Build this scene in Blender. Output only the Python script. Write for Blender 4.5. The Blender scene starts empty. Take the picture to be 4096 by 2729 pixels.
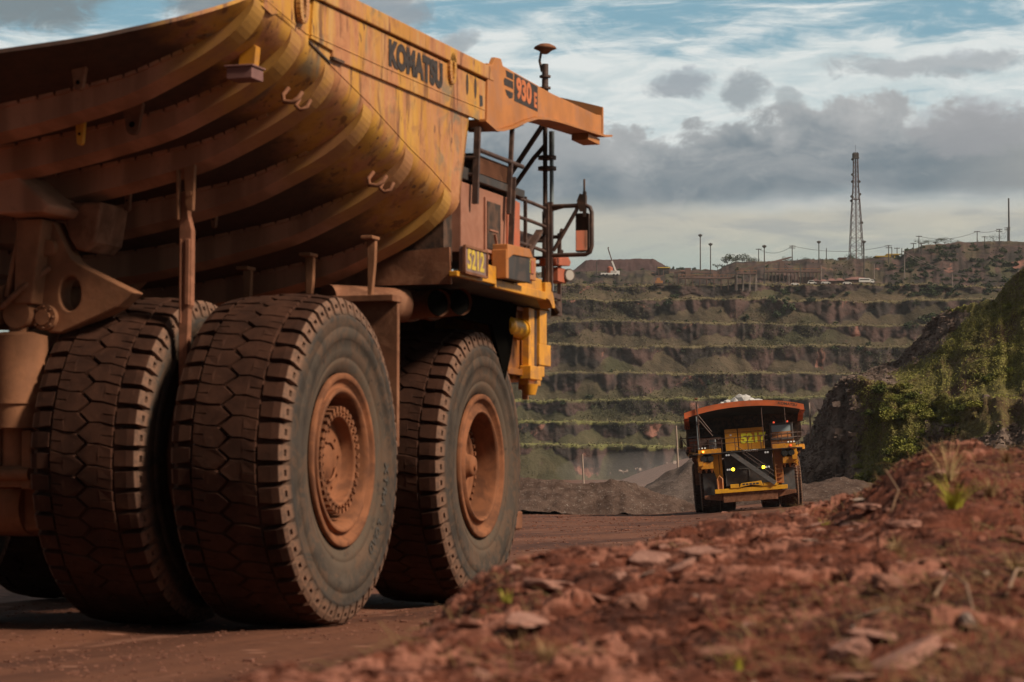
import bpy, bmesh, math, random
import numpy as np
from mathutils import Vector, Matrix, Euler

R = math.radians
random.seed(7)
rng = np.random.default_rng(11)
scene = bpy.context.scene
COL = scene.collection
FPX, CAMZ, HOR = 10540.0, 1.457, 1973.0      # focal length in photo pixels, eye height, horizon row


def at(px, py, Y):
    """photo pixel (4096 wide) and distance -> point in the world"""
    return Vector(((px - 2048.0) / FPX * Y, Y, CAMZ + (HOR - py) / FPX * Y))


# ------------------------------------------------------------------ numpy noise
def _hash(ix, iy, iz, s):
    n = (ix.astype(np.int64) * 374761393 + iy.astype(np.int64) * 668265263 + iz.astype(np.int64) * 2147483647 + s * 974634777)
    n = (n ^ (n >> 13)) * 1274126177
    n = n ^ (n >> 16)
    return (n & 0xFFFFFF) / float(0xFFFFFF)


def vnoise(x, y, z=None, s=0):
    x = np.asarray(x, float); y = np.asarray(y, float)
    z = np.zeros_like(x) if z is None else np.asarray(z, float)
    ix, iy, iz = np.floor(x), np.floor(y), np.floor(z)
    fx, fy, fz = x - ix, y - iy, z - iz
    fx, fy, fz = [f * f * f * (f * (f * 6 - 15) + 10) for f in (fx, fy, fz)]
    r = 0
    for dx in (0, 1):
        for dy in (0, 1):
            for dz in (0, 1):
                w = (fx if dx else 1 - fx) * (fy if dy else 1 - fy) * (fz if dz else 1 - fz)
                r = r + w * _hash(ix + dx, iy + dy, iz + dz, s)
    return r * 2 - 1


def fbm(x, y, z=None, o=4, s=0, g=.5):
    a, t, r = 1.0, 0.0, 0
    for k in range(o):
        r = r + a * vnoise(np.asarray(x) * 2 ** k, np.asarray(y) * 2 ** k, None if z is None else np.asarray(z) * 2 ** k, s + k * 17)
        t += a; a *= g
    return r / t


def cellval(x, y, s=0):
    """nearest-cell random value and edge distance (blocky rubble)"""
    x = np.asarray(x, float); y = np.asarray(y, float)
    ix, iy = np.floor(x), np.floor(y)
    b1 = np.full(x.shape, 9.0); b2 = np.full(x.shape, 9.0); v = np.zeros(x.shape)
    for dx in (-1, 0, 1):
        for dy in (-1, 0, 1):
            cx, cy = ix + dx, iy + dy
            o = np.zeros_like(cx)
            px = cx + _hash(cx, cy, o, s + 1); py = cy + _hash(cx, cy, o, s + 2)
            d = np.hypot(px - x, py - y); hv = _hash(cx, cy, o, s + 3)
            near = d < b1
            b2 = np.where(near, b1, np.minimum(b2, d))
            v = np.where(near, hv, v); b1 = np.where(near, d, b1)
    return v, b2 - b1


def sstep(a, b, x):
    t = np.clip((np.asarray(x, float) - a) / (b - a), 0, 1)
    return t * t * (3 - 2 * t)


# ------------------------------------------------------------------ scene helpers
def tag(o, label=None, cat=None, group=None, kind=None):
    if label: o['label'] = label
    if cat: o['category'] = cat
    if group: o['group'] = group
    if kind: o['kind'] = kind
    return o


def empty(name, loc=(0, 0, 0), rot=(0, 0, 0), parent=None):
    o = bpy.data.objects.new(name, None); COL.objects.link(o)
    o.location = loc; o.rotation_euler = rot; o.empty_display_size = .2
    if parent: o.parent = parent
    return o


def copy_tree(o, parent=None, skip=()):
    c = o.copy(); COL.objects.link(c)
    if parent is not None: c.parent = parent
    for ch in list(o.children):
        if ch.name.split('.')[0] in skip: continue
        copy_tree(ch, c, skip)
    return c


def frame_of(d):
    d = Vector(d).normalized()
    a = Vector((0, 0, 1)) if abs(d.z) < .9 else Vector((1, 0, 0))
    u = d.cross(a).normalized(); v = d.cross(u).normalized()
    return d, u, v


class MB:
    """collects simple shapes into ONE mesh"""
    def __init__(s): s.v = []; s.f = []; s.m = []; s.sm = []

    def add(s, vs, fs, m=0, smooth=False):
        b = len(s.v); s.v += [tuple(p) for p in vs]
        for f in fs: s.f.append([b + i for i in f]); s.m.append(m); s.sm.append(smooth)
        return s

    def box(s, x0, x1, y0, y1, z0, z1, m=0):
        vs = [(x, y, z) for x in (x0, x1) for y in (y0, y1) for z in (z0, z1)]
        return s.add(vs, [(0, 1, 3, 2), (4, 6, 7, 5), (0, 4, 5, 1), (2, 3, 7, 6), (0, 2, 6, 4), (1, 5, 7, 3)], m)

    def bar(s, p0, p1, w, h, m=0, up=None):
        p0, p1 = Vector(p0), Vector(p1)
        d = (p1 - p0).normalized()
        a = Vector(up) if up else (Vector((0, 0, 1)) if abs(d.z) < .9 else Vector((1, 0, 0)))
        u = d.cross(a).normalized(); v = u.cross(d).normalized()
        vs = []
        for p in (p0, p1):
            for a_, b_ in ((-1, -1), (1, -1), (1, 1), (-1, 1)): vs.append(p + u * a_ * w / 2 + v * b_ * h / 2)
        return s.add(vs, [(3, 2, 1, 0), (4, 5, 6, 7), (0, 1, 5, 4), (1, 2, 6, 5), (2, 3, 7, 6), (3, 0, 4, 7)], m)

    def cyl(s, p0, p1, r0, r1=None, n=16, m=0, caps=True, smooth=True):
        r1 = r0 if r1 is None else r1
        p0, p1 = Vector(p0), Vector(p1); d, u, v = frame_of(p1 - p0)
        vs = []
        for p, r in ((p0, r0), (p1, r1)):
            for i in range(n):
                t = 2 * math.pi * i / n; vs.append(p + (u * math.cos(t) + v * math.sin(t)) * r)
        s.add(vs, [(i, (i + 1) % n, n + (i + 1) % n, n + i) for i in range(n)], m, smooth)
        if caps: s.add(vs, [tuple(range(n))[::-1], tuple(range(n, 2 * n))], m)
        return s

    def tube(s, pts, r, n=8, m=0):
        pts = [Vector(p) for p in pts]; rings = []
        d0 = (pts[1] - pts[0]).normalized(); _, u, v = frame_of(d0)
        for i, p in enumerate(pts):
            d = (pts[min(i + 1, len(pts) - 1)] - pts[max(i - 1, 0)]).normalized()
            u = (u - d * u.dot(d)).normalized(); v = d.cross(u)
            rr = r[i] if isinstance(r, (list, tuple)) else r
            rings.append([p + (u * math.cos(2 * math.pi * k / n) + v * math.sin(2 * math.pi * k / n)) * rr for k in range(n)])
        vs = [q for g in rings for q in g]; fs = []
        for i in range(len(pts) - 1):
            for k in range(n): fs.append((i * n + k, i * n + (k + 1) % n, (i + 1) * n + (k + 1) % n, (i + 1) * n + k))
        s.add(vs, fs, m, True)
        return s.add(vs, [tuple(range(n))[::-1], tuple(range(len(vs) - n, len(vs)))], m)

    def prism(s, poly, axis, a, b, m=0):
        """poly of 2-D points extruded along axis 'x','y','z' between a and b"""
        def P(q, t): return {'x': (t, q[0], q[1]), 'y': (q[0], t, q[1]), 'z': (q[0], q[1], t)}[axis]
        n = len(poly); vs = [P(q, a) for q in poly] + [P(q, b) for q in poly]
        return s.add(vs, [tuple(range(n))[::-1], tuple(range(n, 2 * n))] + [(i, (i + 1) % n, n + (i + 1) % n, n + i) for i in range(n)], m)

    def revolve(s, prof, n=96, m=0, smooth=True):
        """prof of (r, u): wheel axis along y, u is outwards (-y)"""
        k = len(prof); vs = []
        for i in range(n):
            t = 2 * math.pi * i / n; c, q = math.cos(t), math.sin(t)
            vs += [(r * c, -u, r * q) for r, u in prof]
        fs = []
        for i in range(n):
            j = (i + 1) % n
            for a in range(k - 1): fs.append((i * k + a, i * k + a + 1, j * k + a + 1, j * k + a))
        return s.add(vs, fs, m, smooth)

    def build(s, name, mat, parent=None, bevel=0, loc=None, seg=2, auto=False):
        me = bpy.data.meshes.new(name)
        me.from_pydata(s.v, [], s.f)
        me.polygons.foreach_set('material_index', s.m); me.polygons.foreach_set('use_smooth', s.sm)
        for q in (mat if isinstance(mat, (list, tuple)) else [mat]): me.materials.append(q)
        bm = bmesh.new(); bm.from_mesh(me); bmesh.ops.recalc_face_normals(bm, faces=bm.faces); bm.to_mesh(me); bm.free()
        o = bpy.data.objects.new(name, me); COL.objects.link(o)
        if parent is not None: o.parent = parent
        if loc is not None: o.location = loc
        if bevel:
            b = o.modifiers.new('edge', 'BEVEL'); b.width = bevel; b.segments = seg; b.limit_method = 'ANGLE'; b.angle_limit = R(40)
        return o


def raw_mesh(name, V, F, mat, smooth=False, parent=None):
    me = bpy.data.meshes.new(name)
    V = np.asarray(V, np.float32); F = np.asarray(F, np.int32)
    me.vertices.add(len(V)); me.vertices.foreach_set('co', V.ravel())
    k = F.shape[1]
    me.loops.add(F.size); me.loops.foreach_set('vertex_index', F.ravel())
    me.polygons.add(len(F)); me.polygons.foreach_set('loop_start', np.arange(0, F.size, k, dtype=np.int32))
    me.polygons.foreach_set('loop_total', np.full(len(F), k, np.int32))
    me.polygons.foreach_set('use_smooth', np.full(len(F), smooth))
    me.update(calc_edges=True); me.validate()
    for q in (mat if isinstance(mat, (list, tuple)) else [mat]): me.materials.append(q)
    o = bpy.data.objects.new(name, me); COL.objects.link(o)
    if parent is not None: o.parent = parent
    return o


def grid_mesh(name, X, Y, Z, mat, smooth=True):
    n, m = X.shape
    V = np.stack([X, Y, Z], -1).reshape(-1, 3)
    i = np.arange(n - 1)[:, None] * m + np.arange(m - 1)[None]
    F = np.stack([i, i + 1, i + m + 1, i + m], -1).reshape(-1, 4)
    return raw_mesh(name, V, F, mat, smooth)


# ------------------------------------------------------------------ materials
class NT:
    def __init__(s, mat): s.t = mat.node_tree; s.n = s.t.nodes; s.l = s.t.links
    def new(s, typ, **k):
        d = s.n.new(typ)
        for a, b in k.items():
            if a in d.inputs.keys() if isinstance(a, str) else False: d.inputs[a].default_value = b
            else: setattr(d, a, b)
        return d
    def link(s, a, b): s.l.new(a, b)
    def val(s, sock, v):
        if isinstance(v, bpy.types.NodeSocket): s.l.new(v, sock)
        else: sock.default_value = v
    def math(s, op, a, b=0.0, c=None, clamp=False):
        d = s.n.new('ShaderNodeMath'); d.operation = op; d.use_clamp = clamp
        s.val(d.inputs[0], a); s.val(d.inputs[1], b)
        if c is not None: s.val(d.inputs[2], c)
        return d.outputs[0]
    def ramp(s, f, a, b):
        d = s.n.new('ShaderNodeMapRange'); d.interpolation_type = 'SMOOTHSTEP'
        s.val(d.inputs[0], f); s.val(d.inputs[1], a); s.val(d.inputs[2], b)
        return d.outputs[0]
    def mix(s, f, a, b, typ='MIX'):
        d = s.n.new('ShaderNodeMix'); d.data_type = 'RGBA'; d.blend_type = typ
        s.val(d.inputs[0], f)
        for i, q in ((6, a), (7, b)):
            if isinstance(q, bpy.types.NodeSocket): s.l.new(q, d.inputs[i])
            else: d.inputs[i].default_value = (*q, 1)
        return d.outputs[2]
    def noise(s, vec, scale, detail=5, rough=.55, dist=0.0, off=None, sc=None):
        if sc or off:
            mp = s.n.new('ShaderNodeMapping'); s.l.new(vec, mp.inputs[0])
            if off: mp.inputs[1].default_value = off
            if sc: mp.inputs[3].default_value = sc
            vec = mp.outputs[0]
        d = s.n.new('ShaderNodeTexNoise'); s.l.new(vec, d.inputs['Vector'])
        d.inputs['Scale'].default_value = scale; d.inputs['Detail'].default_value = detail
        d.inputs['Roughness'].default_value = rough; d.inputs['Distortion'].default_value = dist
        return d.outputs[0]
    def sep(s, vec):
        d = s.n.new('ShaderNodeSeparateXYZ'); s.l.new(vec, d.inputs[0]); return d.outputs
    def coord(s, w='Object'):
        return s.n.new('ShaderNodeTexCoord').outputs[w]
    def pos(s): return s.n.new('ShaderNodeNewGeometry').outputs['Position']
    def normal(s): return s.n.new('ShaderNodeNewGeometry').outputs['Normal']


def new_mat(name):
    m = bpy.data.materials.new(name); m.use_nodes = True
    t = NT(m); b = t.n['Principled BSDF']
    return m, t, b


def bump(t, b, h, strength=.5, dist=.02):
    d = t.n.new('ShaderNodeBump'); d.inputs['Strength'].default_value = strength; d.inputs['Distance'].default_value = dist
    t.link(h, d.inputs['Height']); t.link(d.outputs[0], b.inputs['Normal'])


def plain(name, c, rough=.7, metal=0.0, var=.35, scale=3.0, dust=None, dfac=.5, bmp=0.0):
    """base colour, mottled, with settled dust in patches"""
    m, t, b = new_mat(name)
    v = t.coord()
    n = t.noise(v, scale, 6, .6)
    col = t.mix(t.ramp(n, .3, .7), tuple(x * (1 - var) for x in c), tuple(min(1, x * (1 + var)) for x in c))
    if dust:
        n2 = t.noise(v, scale * 1.7, 7, .65, .6, off=(3.1, 7.7, 1.3))
        f = t.math('MULTIPLY', t.ramp(n2, .62 - dfac * .4, .72 - dfac * .2), min(1, dfac * 1.6), clamp=True)
        col = t.mix(f, col, dust)
    t.link(col, b.inputs['Base Color'])
    b.inputs['Roughness'].default_value = rough; b.inputs['Metallic'].default_value = metal
    if bmp: bump(t, b, t.noise(v, scale * 9, 5, .6), bmp, .01)
    return m


DUST = (.34, .165, .095)
M = {}
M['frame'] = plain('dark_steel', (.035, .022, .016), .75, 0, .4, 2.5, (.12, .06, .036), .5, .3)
M['dusty'] = plain('dust_caked_steel', (.25, .112, .058), .85, 0, .28, 2.2, (.22, .10, .055), .4, .35)
M['rust'] = plain('brown_dust_steel', (.17, .072, .040), .85, 0, .35, 2.0, (.30, .145, .085), .4, .3)
M['rail'] = plain('handrail_paint', (.06, .032, .025), .6, 0, .3, 4, (.17, .09, .06), .35)
M['yellow'] = plain('yellow_paint', (.62, .27, .018), .5, 0, .15, 1.8, (.34, .15, .05), .42, .1)
M['yellow_far'] = plain('bright_yellow_paint', (.72, .36, .02), .45, 0, .12, 1.5, (.4, .16, .05), .3, .1)
M['orange'] = plain('orange_paint', (.44, .165, .043), .6, 0, .2, 1.4, (.36, .16, .08), .42, .15)
M['orange_far'] = plain('orange_red_paint', (.50, .115, .035), .55, 0, .2, 1.2, (.35, .14, .08), .3, .1)
M['pinkdust'] = plain('dusty_cabinet_paint', (.33, .155, .105), .8, 0, .16, 1.4, (.26, .11, .07), .4, .15)
M['redcab'] = plain('orange_red_cabinet_paint', (.42, .11, .055), .7, 0, .2, 1.4, (.3, .13, .08), .3, .15)
M['stairgrey'] = plain('worn_grey_steel', (.10, .098, .10), .6, 0, .2, 2, (.2, .12, .08), .3)
M['hood'] = plain('cabinet_yellow', (.62, .26, .015), .5, 0, .12, 1.5, (.4, .16, .05), .3, .1)
M['tyre_letter'] = plain('tyre_lettering', (.060, .052, .046), .8, 0, .2, 5)
M['black'] = plain('black_rubber', (.012, .011, .011), .8, 0, .3, 3, (.06, .035, .026), .2)
M['darkpanel'] = plain('dark_panel', (.045, .038, .036), .6, 0, .3, 1.5, (.12, .07, .05), .35)
M['hole'] = plain('flat_black', (.004, .0035, .003), .9, 0, .2)  # black paints in the darkness inside ducts and lug holes; also colours splash_plate
M['hole'].node_tree.nodes['Principled BSDF'].inputs['Specular IOR Level'].default_value = 0
M['roofdark'] = plain('dark_roof_sheet', (.05, .05, .045), .8, 0, .3, 1.2, (.1, .06, .045), .3)
M['bluegrey'] = plain('galvanised_pole', (.22, .26, .28), .45, .3, .15, 4, (.2, .11, .08), .2)
M['tread_flap'] = plain('mudflap_rubber', (.085, .083, .085), .8, 0, .25, 2, (.16, .085, .05), .3)
M['letter_dark'] = plain('faded_dark_lettering', (.035, .026, .024), .7, 0, .4, 14, (.30, .13, .06), .16)
M['letter_orange'] = plain('orange_lettering', (.52, .15, .05), .6, 0, .15, 6)
M['letter_yellow'] = plain('yellow_lettering', (.98, .90, .05), .5, 0, .03, 6)
M['letter_yellow_dirty'] = plain('dusty_yellow_lettering', (.60, .42, .05), .6, 0, .2, 8, (.30, .16, .09), .3)
M['letter_white'] = plain('white_lettering', (.72, .72, .70), .5, 0, .1, 6)
M['weld'] = plain('dusty_weld', (.62, .30, .17), .8, 0, .25, 6)
M['brownyellow'] = plain('muddy_yellow_panel', (.24, .085, .014), .6, 0, .3, 2, (.16, .06, .03), .4)
M['darkpink'] = plain('dusty_dark_box', (.19, .09, .08), .7, 0, .2, 4)
M['ejector'] = plain('dusty_bar', (.27, .115, .068), .85, 0, .2, 3, (.16, .07, .04), .4)
M['plate'] = plain('number_plate_paint', (.20, .13, .12), .6, 0, .25, 4, (.28, .14, .09), .4)
M['glass'], _t, _b = new_mat('window_glass')
_b.inputs['Base Color'].default_value = (.30, .36, .38, 1); _b.inputs['Roughness'].default_value = .12
_b.inputs['Metallic'].default_value = 0; _b.inputs['Specular IOR Level'].default_value = 1.0
M['mirror'], _t, _b = new_mat('mirror_glass')
_b.inputs['Base Color'].default_value = (.7, .7, .68, 1); _b.inputs['Metallic'].default_value = 1; _b.inputs['Roughness'].default_value = .06
M['lamp_glass'], _t, _b = new_mat('unlit_lamp_lens')
_b.inputs['Base Color'].default_value = (.40, .36, .32, 1); _b.inputs['Roughness'].default_value = .25


def emitter(name, c, s):
    m, t, b = new_mat(name)
    b.inputs['Base Color'].default_value = (*c, 1)
    b.inputs['Emission Color'].default_value = (*c, 1); b.inputs['Emission Strength'].default_value = s
    return m


M['headlight'] = emitter('lit_headlight', (1.0, .74, .03), 5.0)
M['sidelight'] = emitter('lit_side_light', (1.0, .45, .05), 5.0)
M['redlight'] = emitter('lit_red_light', (1.0, .12, .05), .9)
M['whitelight'] = emitter('lit_white_light', (.9, .9, .82), .25)


def mat_body():
    """yellow paint under baked dust: bare yellow survives on the outer flanks, the muddy floor also carries painted shade"""
    m, t, b = new_mat('body_paint')
    v = t.coord(); s = t.sep(v)
    streak = t.noise(v, 1.0, 6, .65, .4, sc=(2.6, 2.6, .55))
    big = t.noise(v, .8, 5, .6, .5, off=(4, 1, 2))
    fine = t.noise(v, 7, 6, .7)
    paint = t.mix(t.ramp(big, .35, .65), (.46, .205, .038), (.56, .285, .04))
    dustc = t.mix(t.ramp(fine, .3, .7), (.40, .155, .066), (.50, .225, .10))
    col = t.mix(t.ramp(streak, .42, .60), paint, dustc)
    blot = t.noise(v, 2.4, 7, .7, .8, off=(6, 1, 9)); col = t.mix(t.math('MULTIPLY', t.ramp(blot, .52, .66), .55), col, (.27, .105, .045))
    wash = t.noise(v, 1.0, 5, .65, .2, off=(3, 3, 7), sc=(4.2, 4.2, .35)); col = t.mix(t.math('MULTIPLY', t.ramp(wash, .50, .68), .55), col, (.52, .31, .13))
    # bluish-grey scuffs and thin vertical run marks
    scuff = t.noise(v, 1.3, 4, .6, 1.0, off=(9, 2, 5))
    col = t.mix(t.math('MULTIPLY', t.ramp(scuff, .56, .70), .8), col, (.17, .145, .10))
    runs = t.noise(v, 1.0, 4, .6, .3, off=(2, 8, 3), sc=(5.5, 5.5, .9))
    col = t.mix(t.math('MULTIPLY', t.ramp(runs, .57, .66), .8), col, (.16, .06, .024))
    chips = t.noise(v, 2.2, 3, .5, .3, off=(1, 5, 8), sc=(5.0, 5.0, 1.5))
    col = t.mix(t.math('MULTIPLY', t.ramp(chips, .66, .69), .9), col, (.12, .05, .028))
    # muddy floor between the flanks (by width, ragged limit), blackened to paint in underside shade
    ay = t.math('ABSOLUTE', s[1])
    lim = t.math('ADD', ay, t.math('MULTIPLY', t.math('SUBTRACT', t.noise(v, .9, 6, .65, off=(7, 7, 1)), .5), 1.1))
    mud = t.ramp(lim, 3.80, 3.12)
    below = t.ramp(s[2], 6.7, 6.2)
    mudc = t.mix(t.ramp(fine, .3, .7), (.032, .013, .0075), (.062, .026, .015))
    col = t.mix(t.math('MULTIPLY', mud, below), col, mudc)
    t.link(col, b.inputs['Base Color'])
    b.inputs['Roughness'].default_value = .62
    bump(t, b, t.math('ADD', fine, t.math('MULTIPLY', big, 1.5)), .22, .02)
    return m


def mat_rib():
    m, t, b = new_mat('rib_paint')
    v = t.coord(); s = t.sep(v)
    n = t.noise(v, 1.1, 6, .65, .5); fine = t.noise(v, 8, 5, .7)
    ay = t.math('ADD', t.math('ABSOLUTE', s[1]), t.math('MULTIPLY', t.math('SUBTRACT', n, .5), 1.3))
    patch = t.noise(v, 1.0, 3, .5, 0, off=(1, 3, 4), sc=(1, 2.2, .2))
    mudc = t.mix(t.ramp(patch, .4, .6), (.27, .12, .066), (.44, .205, .12))
    paint = t.mix(t.ramp(n, .4, .6), (.46, .235, .05), (.36, .165, .065))
    col = t.mix(t.ramp(ay, 2.9, 3.5), mudc, paint)
    col = t.mix(t.math('MULTIPLY', t.ramp(fine, .5, .75), .35), col, (.16, .08, .05))
    t.link(col, b.inputs['Base Color']); b.inputs['Roughness'].default_value = .75
    bump(t, b, fine, .2, .01)
    return m


def mat_tyre():
    m, t, b = new_mat('tyre_rubber')
    v = t.coord(); s = t.sep(v)
    r = t.math('SQRT', t.math('ADD', t.math('MULTIPLY', s[0], s[0]), t.math('MULTIPLY', s[2], s[2])))
    au = t.math('ABSOLUTE', s[1])
    n = t.noise(v, 2.4, 6, .65, .4); fine = t.noise(v, 16, 5, .7)
    wall = t.mix(t.ramp(n, .35, .65), (.040, .032, .027), (.076, .058, .046))
    wall = t.mix(t.math('MULTIPLY', t.ramp(r, 1.36, 1.05), .8), wall, (.108, .078, .057))
    dirt = t.noise(v, 1.5, 5, .65, .8, off=(5, 1, 8))
    wall = t.mix(t.math('MULTIPLY', t.ramp(dirt, .5, .68), .55), wall, (.062, .052, .046))
    wall = t.mix(t.math('MULTIPLY', t.ramp(t.math('ABSOLUTE', t.math('SUBTRACT', r, 1.575)), .05, .0), .5), wall, (.05, .048, .048))
    spl = t.noise(v, 3.2, 7, .7, 1.2, off=(2, 9, 4)); wall = t.mix(t.math('MULTIPLY', t.ramp(spl, .46, .62), .6), wall, (.125, .072, .047))
    rub = t.noise(v, 5.5, 6, .7, .3, off=(7, 3, 1)); wall = t.mix(t.math('MULTIPLY', t.ramp(rub, .56, .68), .6), wall, (.026, .023, .022))
    tread = t.mix(t.ramp(n, .3, .7), (.030, .0125, .008), (.062, .026, .016))
    tread = t.mix(t.math('MULTIPLY', t.ramp(fine, .55, .75), .35), tread, (.14, .068, .045))
    edge = t.mix(t.ramp(fine, .35, .7), (.21, .115, .078), (.11, .070, .053))
    col = t.mix(t.ramp(au, .585, .605), tread, edge)
    col = t.mix(t.ramp(t.math('ADD', r, t.math('MULTIPLY', fine, .08)), 1.70, 1.62), col, wall)
    t.link(col, b.inputs['Base Color']); b.inputs['Roughness'].default_value = .9; b.inputs['Specular IOR Level'].default_value = .15
    bump(t, b, t.math('ADD', fine, n), .35, .012)
    return m


M['body'], M['rib'], M['tyre'] = mat_body(), mat_rib(), mat_tyre()
M['rim'] = plain('dusty_rim', (.225, .088, .042), .85, 0, .24, 1.6, (.10, .042, .024), .45, .35)
M['rimdark'] = plain('rim_inside', (.13, .06, .035), .85, 0, .3, 2.5)


def mat_soil(name, dark, mid, pale, scale, bmp, stone=.5, lam=None, dist=.05, ledge=False):
    m, t, b = new_mat(name)
    v = t.pos()
    if lam:
        mp = t.n.new('ShaderNodeMapping'); t.link(v, mp.inputs[0]); mp.inputs[2].default_value = lam[1]
        mp2 = t.n.new('ShaderNodeMapping'); t.link(mp.outputs[0], mp2.inputs[0]); mp2.inputs[3].default_value = lam[0]; v2 = mp2.outputs[0]
    else: v2 = v
    a = t.noise(v2, scale, 7, .65, .5); c = t.noise(v2, scale * 3.3, 6, .65, .3, off=(3, 9, 1)); f = t.noise(v, scale * 14, 5, .7)
    col = t.mix(t.ramp(a, .34, .62), dark, mid)
    col = t.mix(t.math('MULTIPLY', t.ramp(c, .56, .72), stone), col, pale)
    col = t.mix(t.math('MULTIPLY', t.ramp(f, .45, .75), .35), col, tuple(x * .6 for x in dark))
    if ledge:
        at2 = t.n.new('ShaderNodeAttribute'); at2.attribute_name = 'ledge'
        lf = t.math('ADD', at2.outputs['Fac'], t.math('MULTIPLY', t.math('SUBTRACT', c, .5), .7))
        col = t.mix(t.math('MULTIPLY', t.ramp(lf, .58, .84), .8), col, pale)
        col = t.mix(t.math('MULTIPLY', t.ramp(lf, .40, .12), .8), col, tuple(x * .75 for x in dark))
    vor = t.n.new('ShaderNodeTexVoronoi'); t.link(v, vor.inputs['Vector']); vor.inputs['Scale'].default_value = scale * 6
    peb = t.ramp(vor.outputs['Distance'], .32, .12)
    pick = t.ramp(t.sep(vor.outputs['Color'])[0], .68, .74)
    col = t.mix(t.math('MULTIPLY', t.math('MULTIPLY', peb, pick), .6), col, pale)
    t.link(col, b.inputs['Base Color']); b.inputs['Roughness'].default_value = .92
    b.inputs['Specular IOR Level'].default_value = .25
    h = t.math('ADD', t.math('MULTIPLY', c, .7), t.math('ADD', t.math('MULTIPLY', f, .5), t.math('MULTIPLY', peb, .25)))
    bump(t, b, h, bmp, dist)
    return m


M['road'] = mat_soil('red_haul_road_dirt', (.066, .023, .013), (.16, .062, .034), (.36, .17, .115), .36, .9, .55, ((1, .14, 1), (0, 0, R(17.5))), .06)
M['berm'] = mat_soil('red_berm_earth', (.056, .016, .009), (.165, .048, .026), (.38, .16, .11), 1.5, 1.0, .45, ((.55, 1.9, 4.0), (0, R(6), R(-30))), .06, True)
M['stone_pink'] = mat_soil('pink_slate', (.25, .115, .085), (.37, .19, .145), (.48, .29, .24), 4, .5, .5)
M['stone_red'] = mat_soil('red_stone', (.17, .07, .048), (.28, .125, .085), (.40, .21, .16), 5, .6, .5)
M['stone_grey'] = mat_soil('pale_grey_stone', (.28, .20, .165), (.40, .30, .25), (.48, .38, .33), 5, .5, .4)
M['gravel'] = mat_soil('grey_brown_gravel', (.070, .040, .030), (.135, .085, .066), (.36, .30, .265), .9, 1.0, .6, None, .25)
M['greyspoil'] = mat_soil('grey_spoil', (.095, .068, .058), (.165, .122, .105), (.34, .28, .25), .8, .8, .5, None, .3)
M['rampdirt'] = mat_soil('reddish_ramp', (.12, .058, .042), (.19, .098, .074), (.30, .19, .155), .1, .5, .5, None, .3)
M['rubble'] = mat_soil('hill_rubble', (.11, .075, .062), (.20, .145, .122), (.34, .28, .25), 1.2, .6, .5)
M['berm_clod'] = mat_soil('red_clods', (.075, .022, .013), (.20, .068, .040), (.36, .16, .11), 3.0, .5, .35)
M['ore'] = mat_soil('pale_ore', (.36, .34, .33), (.55, .53, .51), (.68, .66, .64), 2, .6, .4)


def mat_wall():
    m, t, b = new_mat('pit_wall_ground')
    v = t.pos()
    lp = t.n.new('ShaderNodeAttribute'); lp.attribute_name = 'lip'; lip = lp.outputs['Fac']
    tr = t.n.new('ShaderNodeAttribute'); tr.attribute_name = 'tier'; tier = tr.outputs['Fac']
    a = t.noise(v, .018, 6, .6, .4); c = t.noise(v, .06, 7, .62, .6, sc=(1, 1, 1.2)); f = t.noise(v, .45, 6, .7)
    rock = t.mix(t.ramp(c, .40, .62), (.036, .029, .027), (.092, .056, .050))
    rock = t.mix(t.math('MULTIPLY', t.ramp(t.noise(v, .045, 6, .65, .9, off=(40, 3, 9)), .60, .66), .9), rock, (.27, .125, .095))
    rock = t.mix(t.math('MULTIPLY', t.ramp(f, .56, .7), .4), rock, (.030, .035, .018))
    slope = t.mix(t.ramp(c, .38, .62), (.058, .046, .031), (.112, .083, .055))
    slope = t.mix(t.math('MULTIPLY', t.ramp(a, .52, .64), .6), slope, (.062, .064, .032))
    low = t.ramp(tier, 4.2, 2.6)
    slope = t.mix(t.math('MULTIPLY', low, .45), slope, (.072, .074, .034))
    slope = t.mix(t.math('MULTIPLY', t.ramp(f, .52, .72), .5), slope, (.040, .040, .022))
    grass = t.mix(low, (.140, .112, .062), (.160, .155, .058))
    grass = t.mix(t.math('MULTIPLY', t.ramp(f, .5, .75), .5), grass, (.08, .075, .035))
    le = t.math('ADD', lip, t.math('MULTIPLY', t.math('SUBTRACT', f, .5), .35))
    col = t.mix(t.ramp(le, .10, .24), rock, slope)
    col = t.mix(t.ramp(le, .62, .85), col, grass)
    t.link(col, b.inputs['Base Color']); b.inputs['Roughness'].default_value = .95; b.inputs['Specular IOR Level'].default_value = .1
    bump(t, b, t.math('ADD', t.math('MULTIPLY', c, 2.0), f), .7, .9)
    return m


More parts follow.
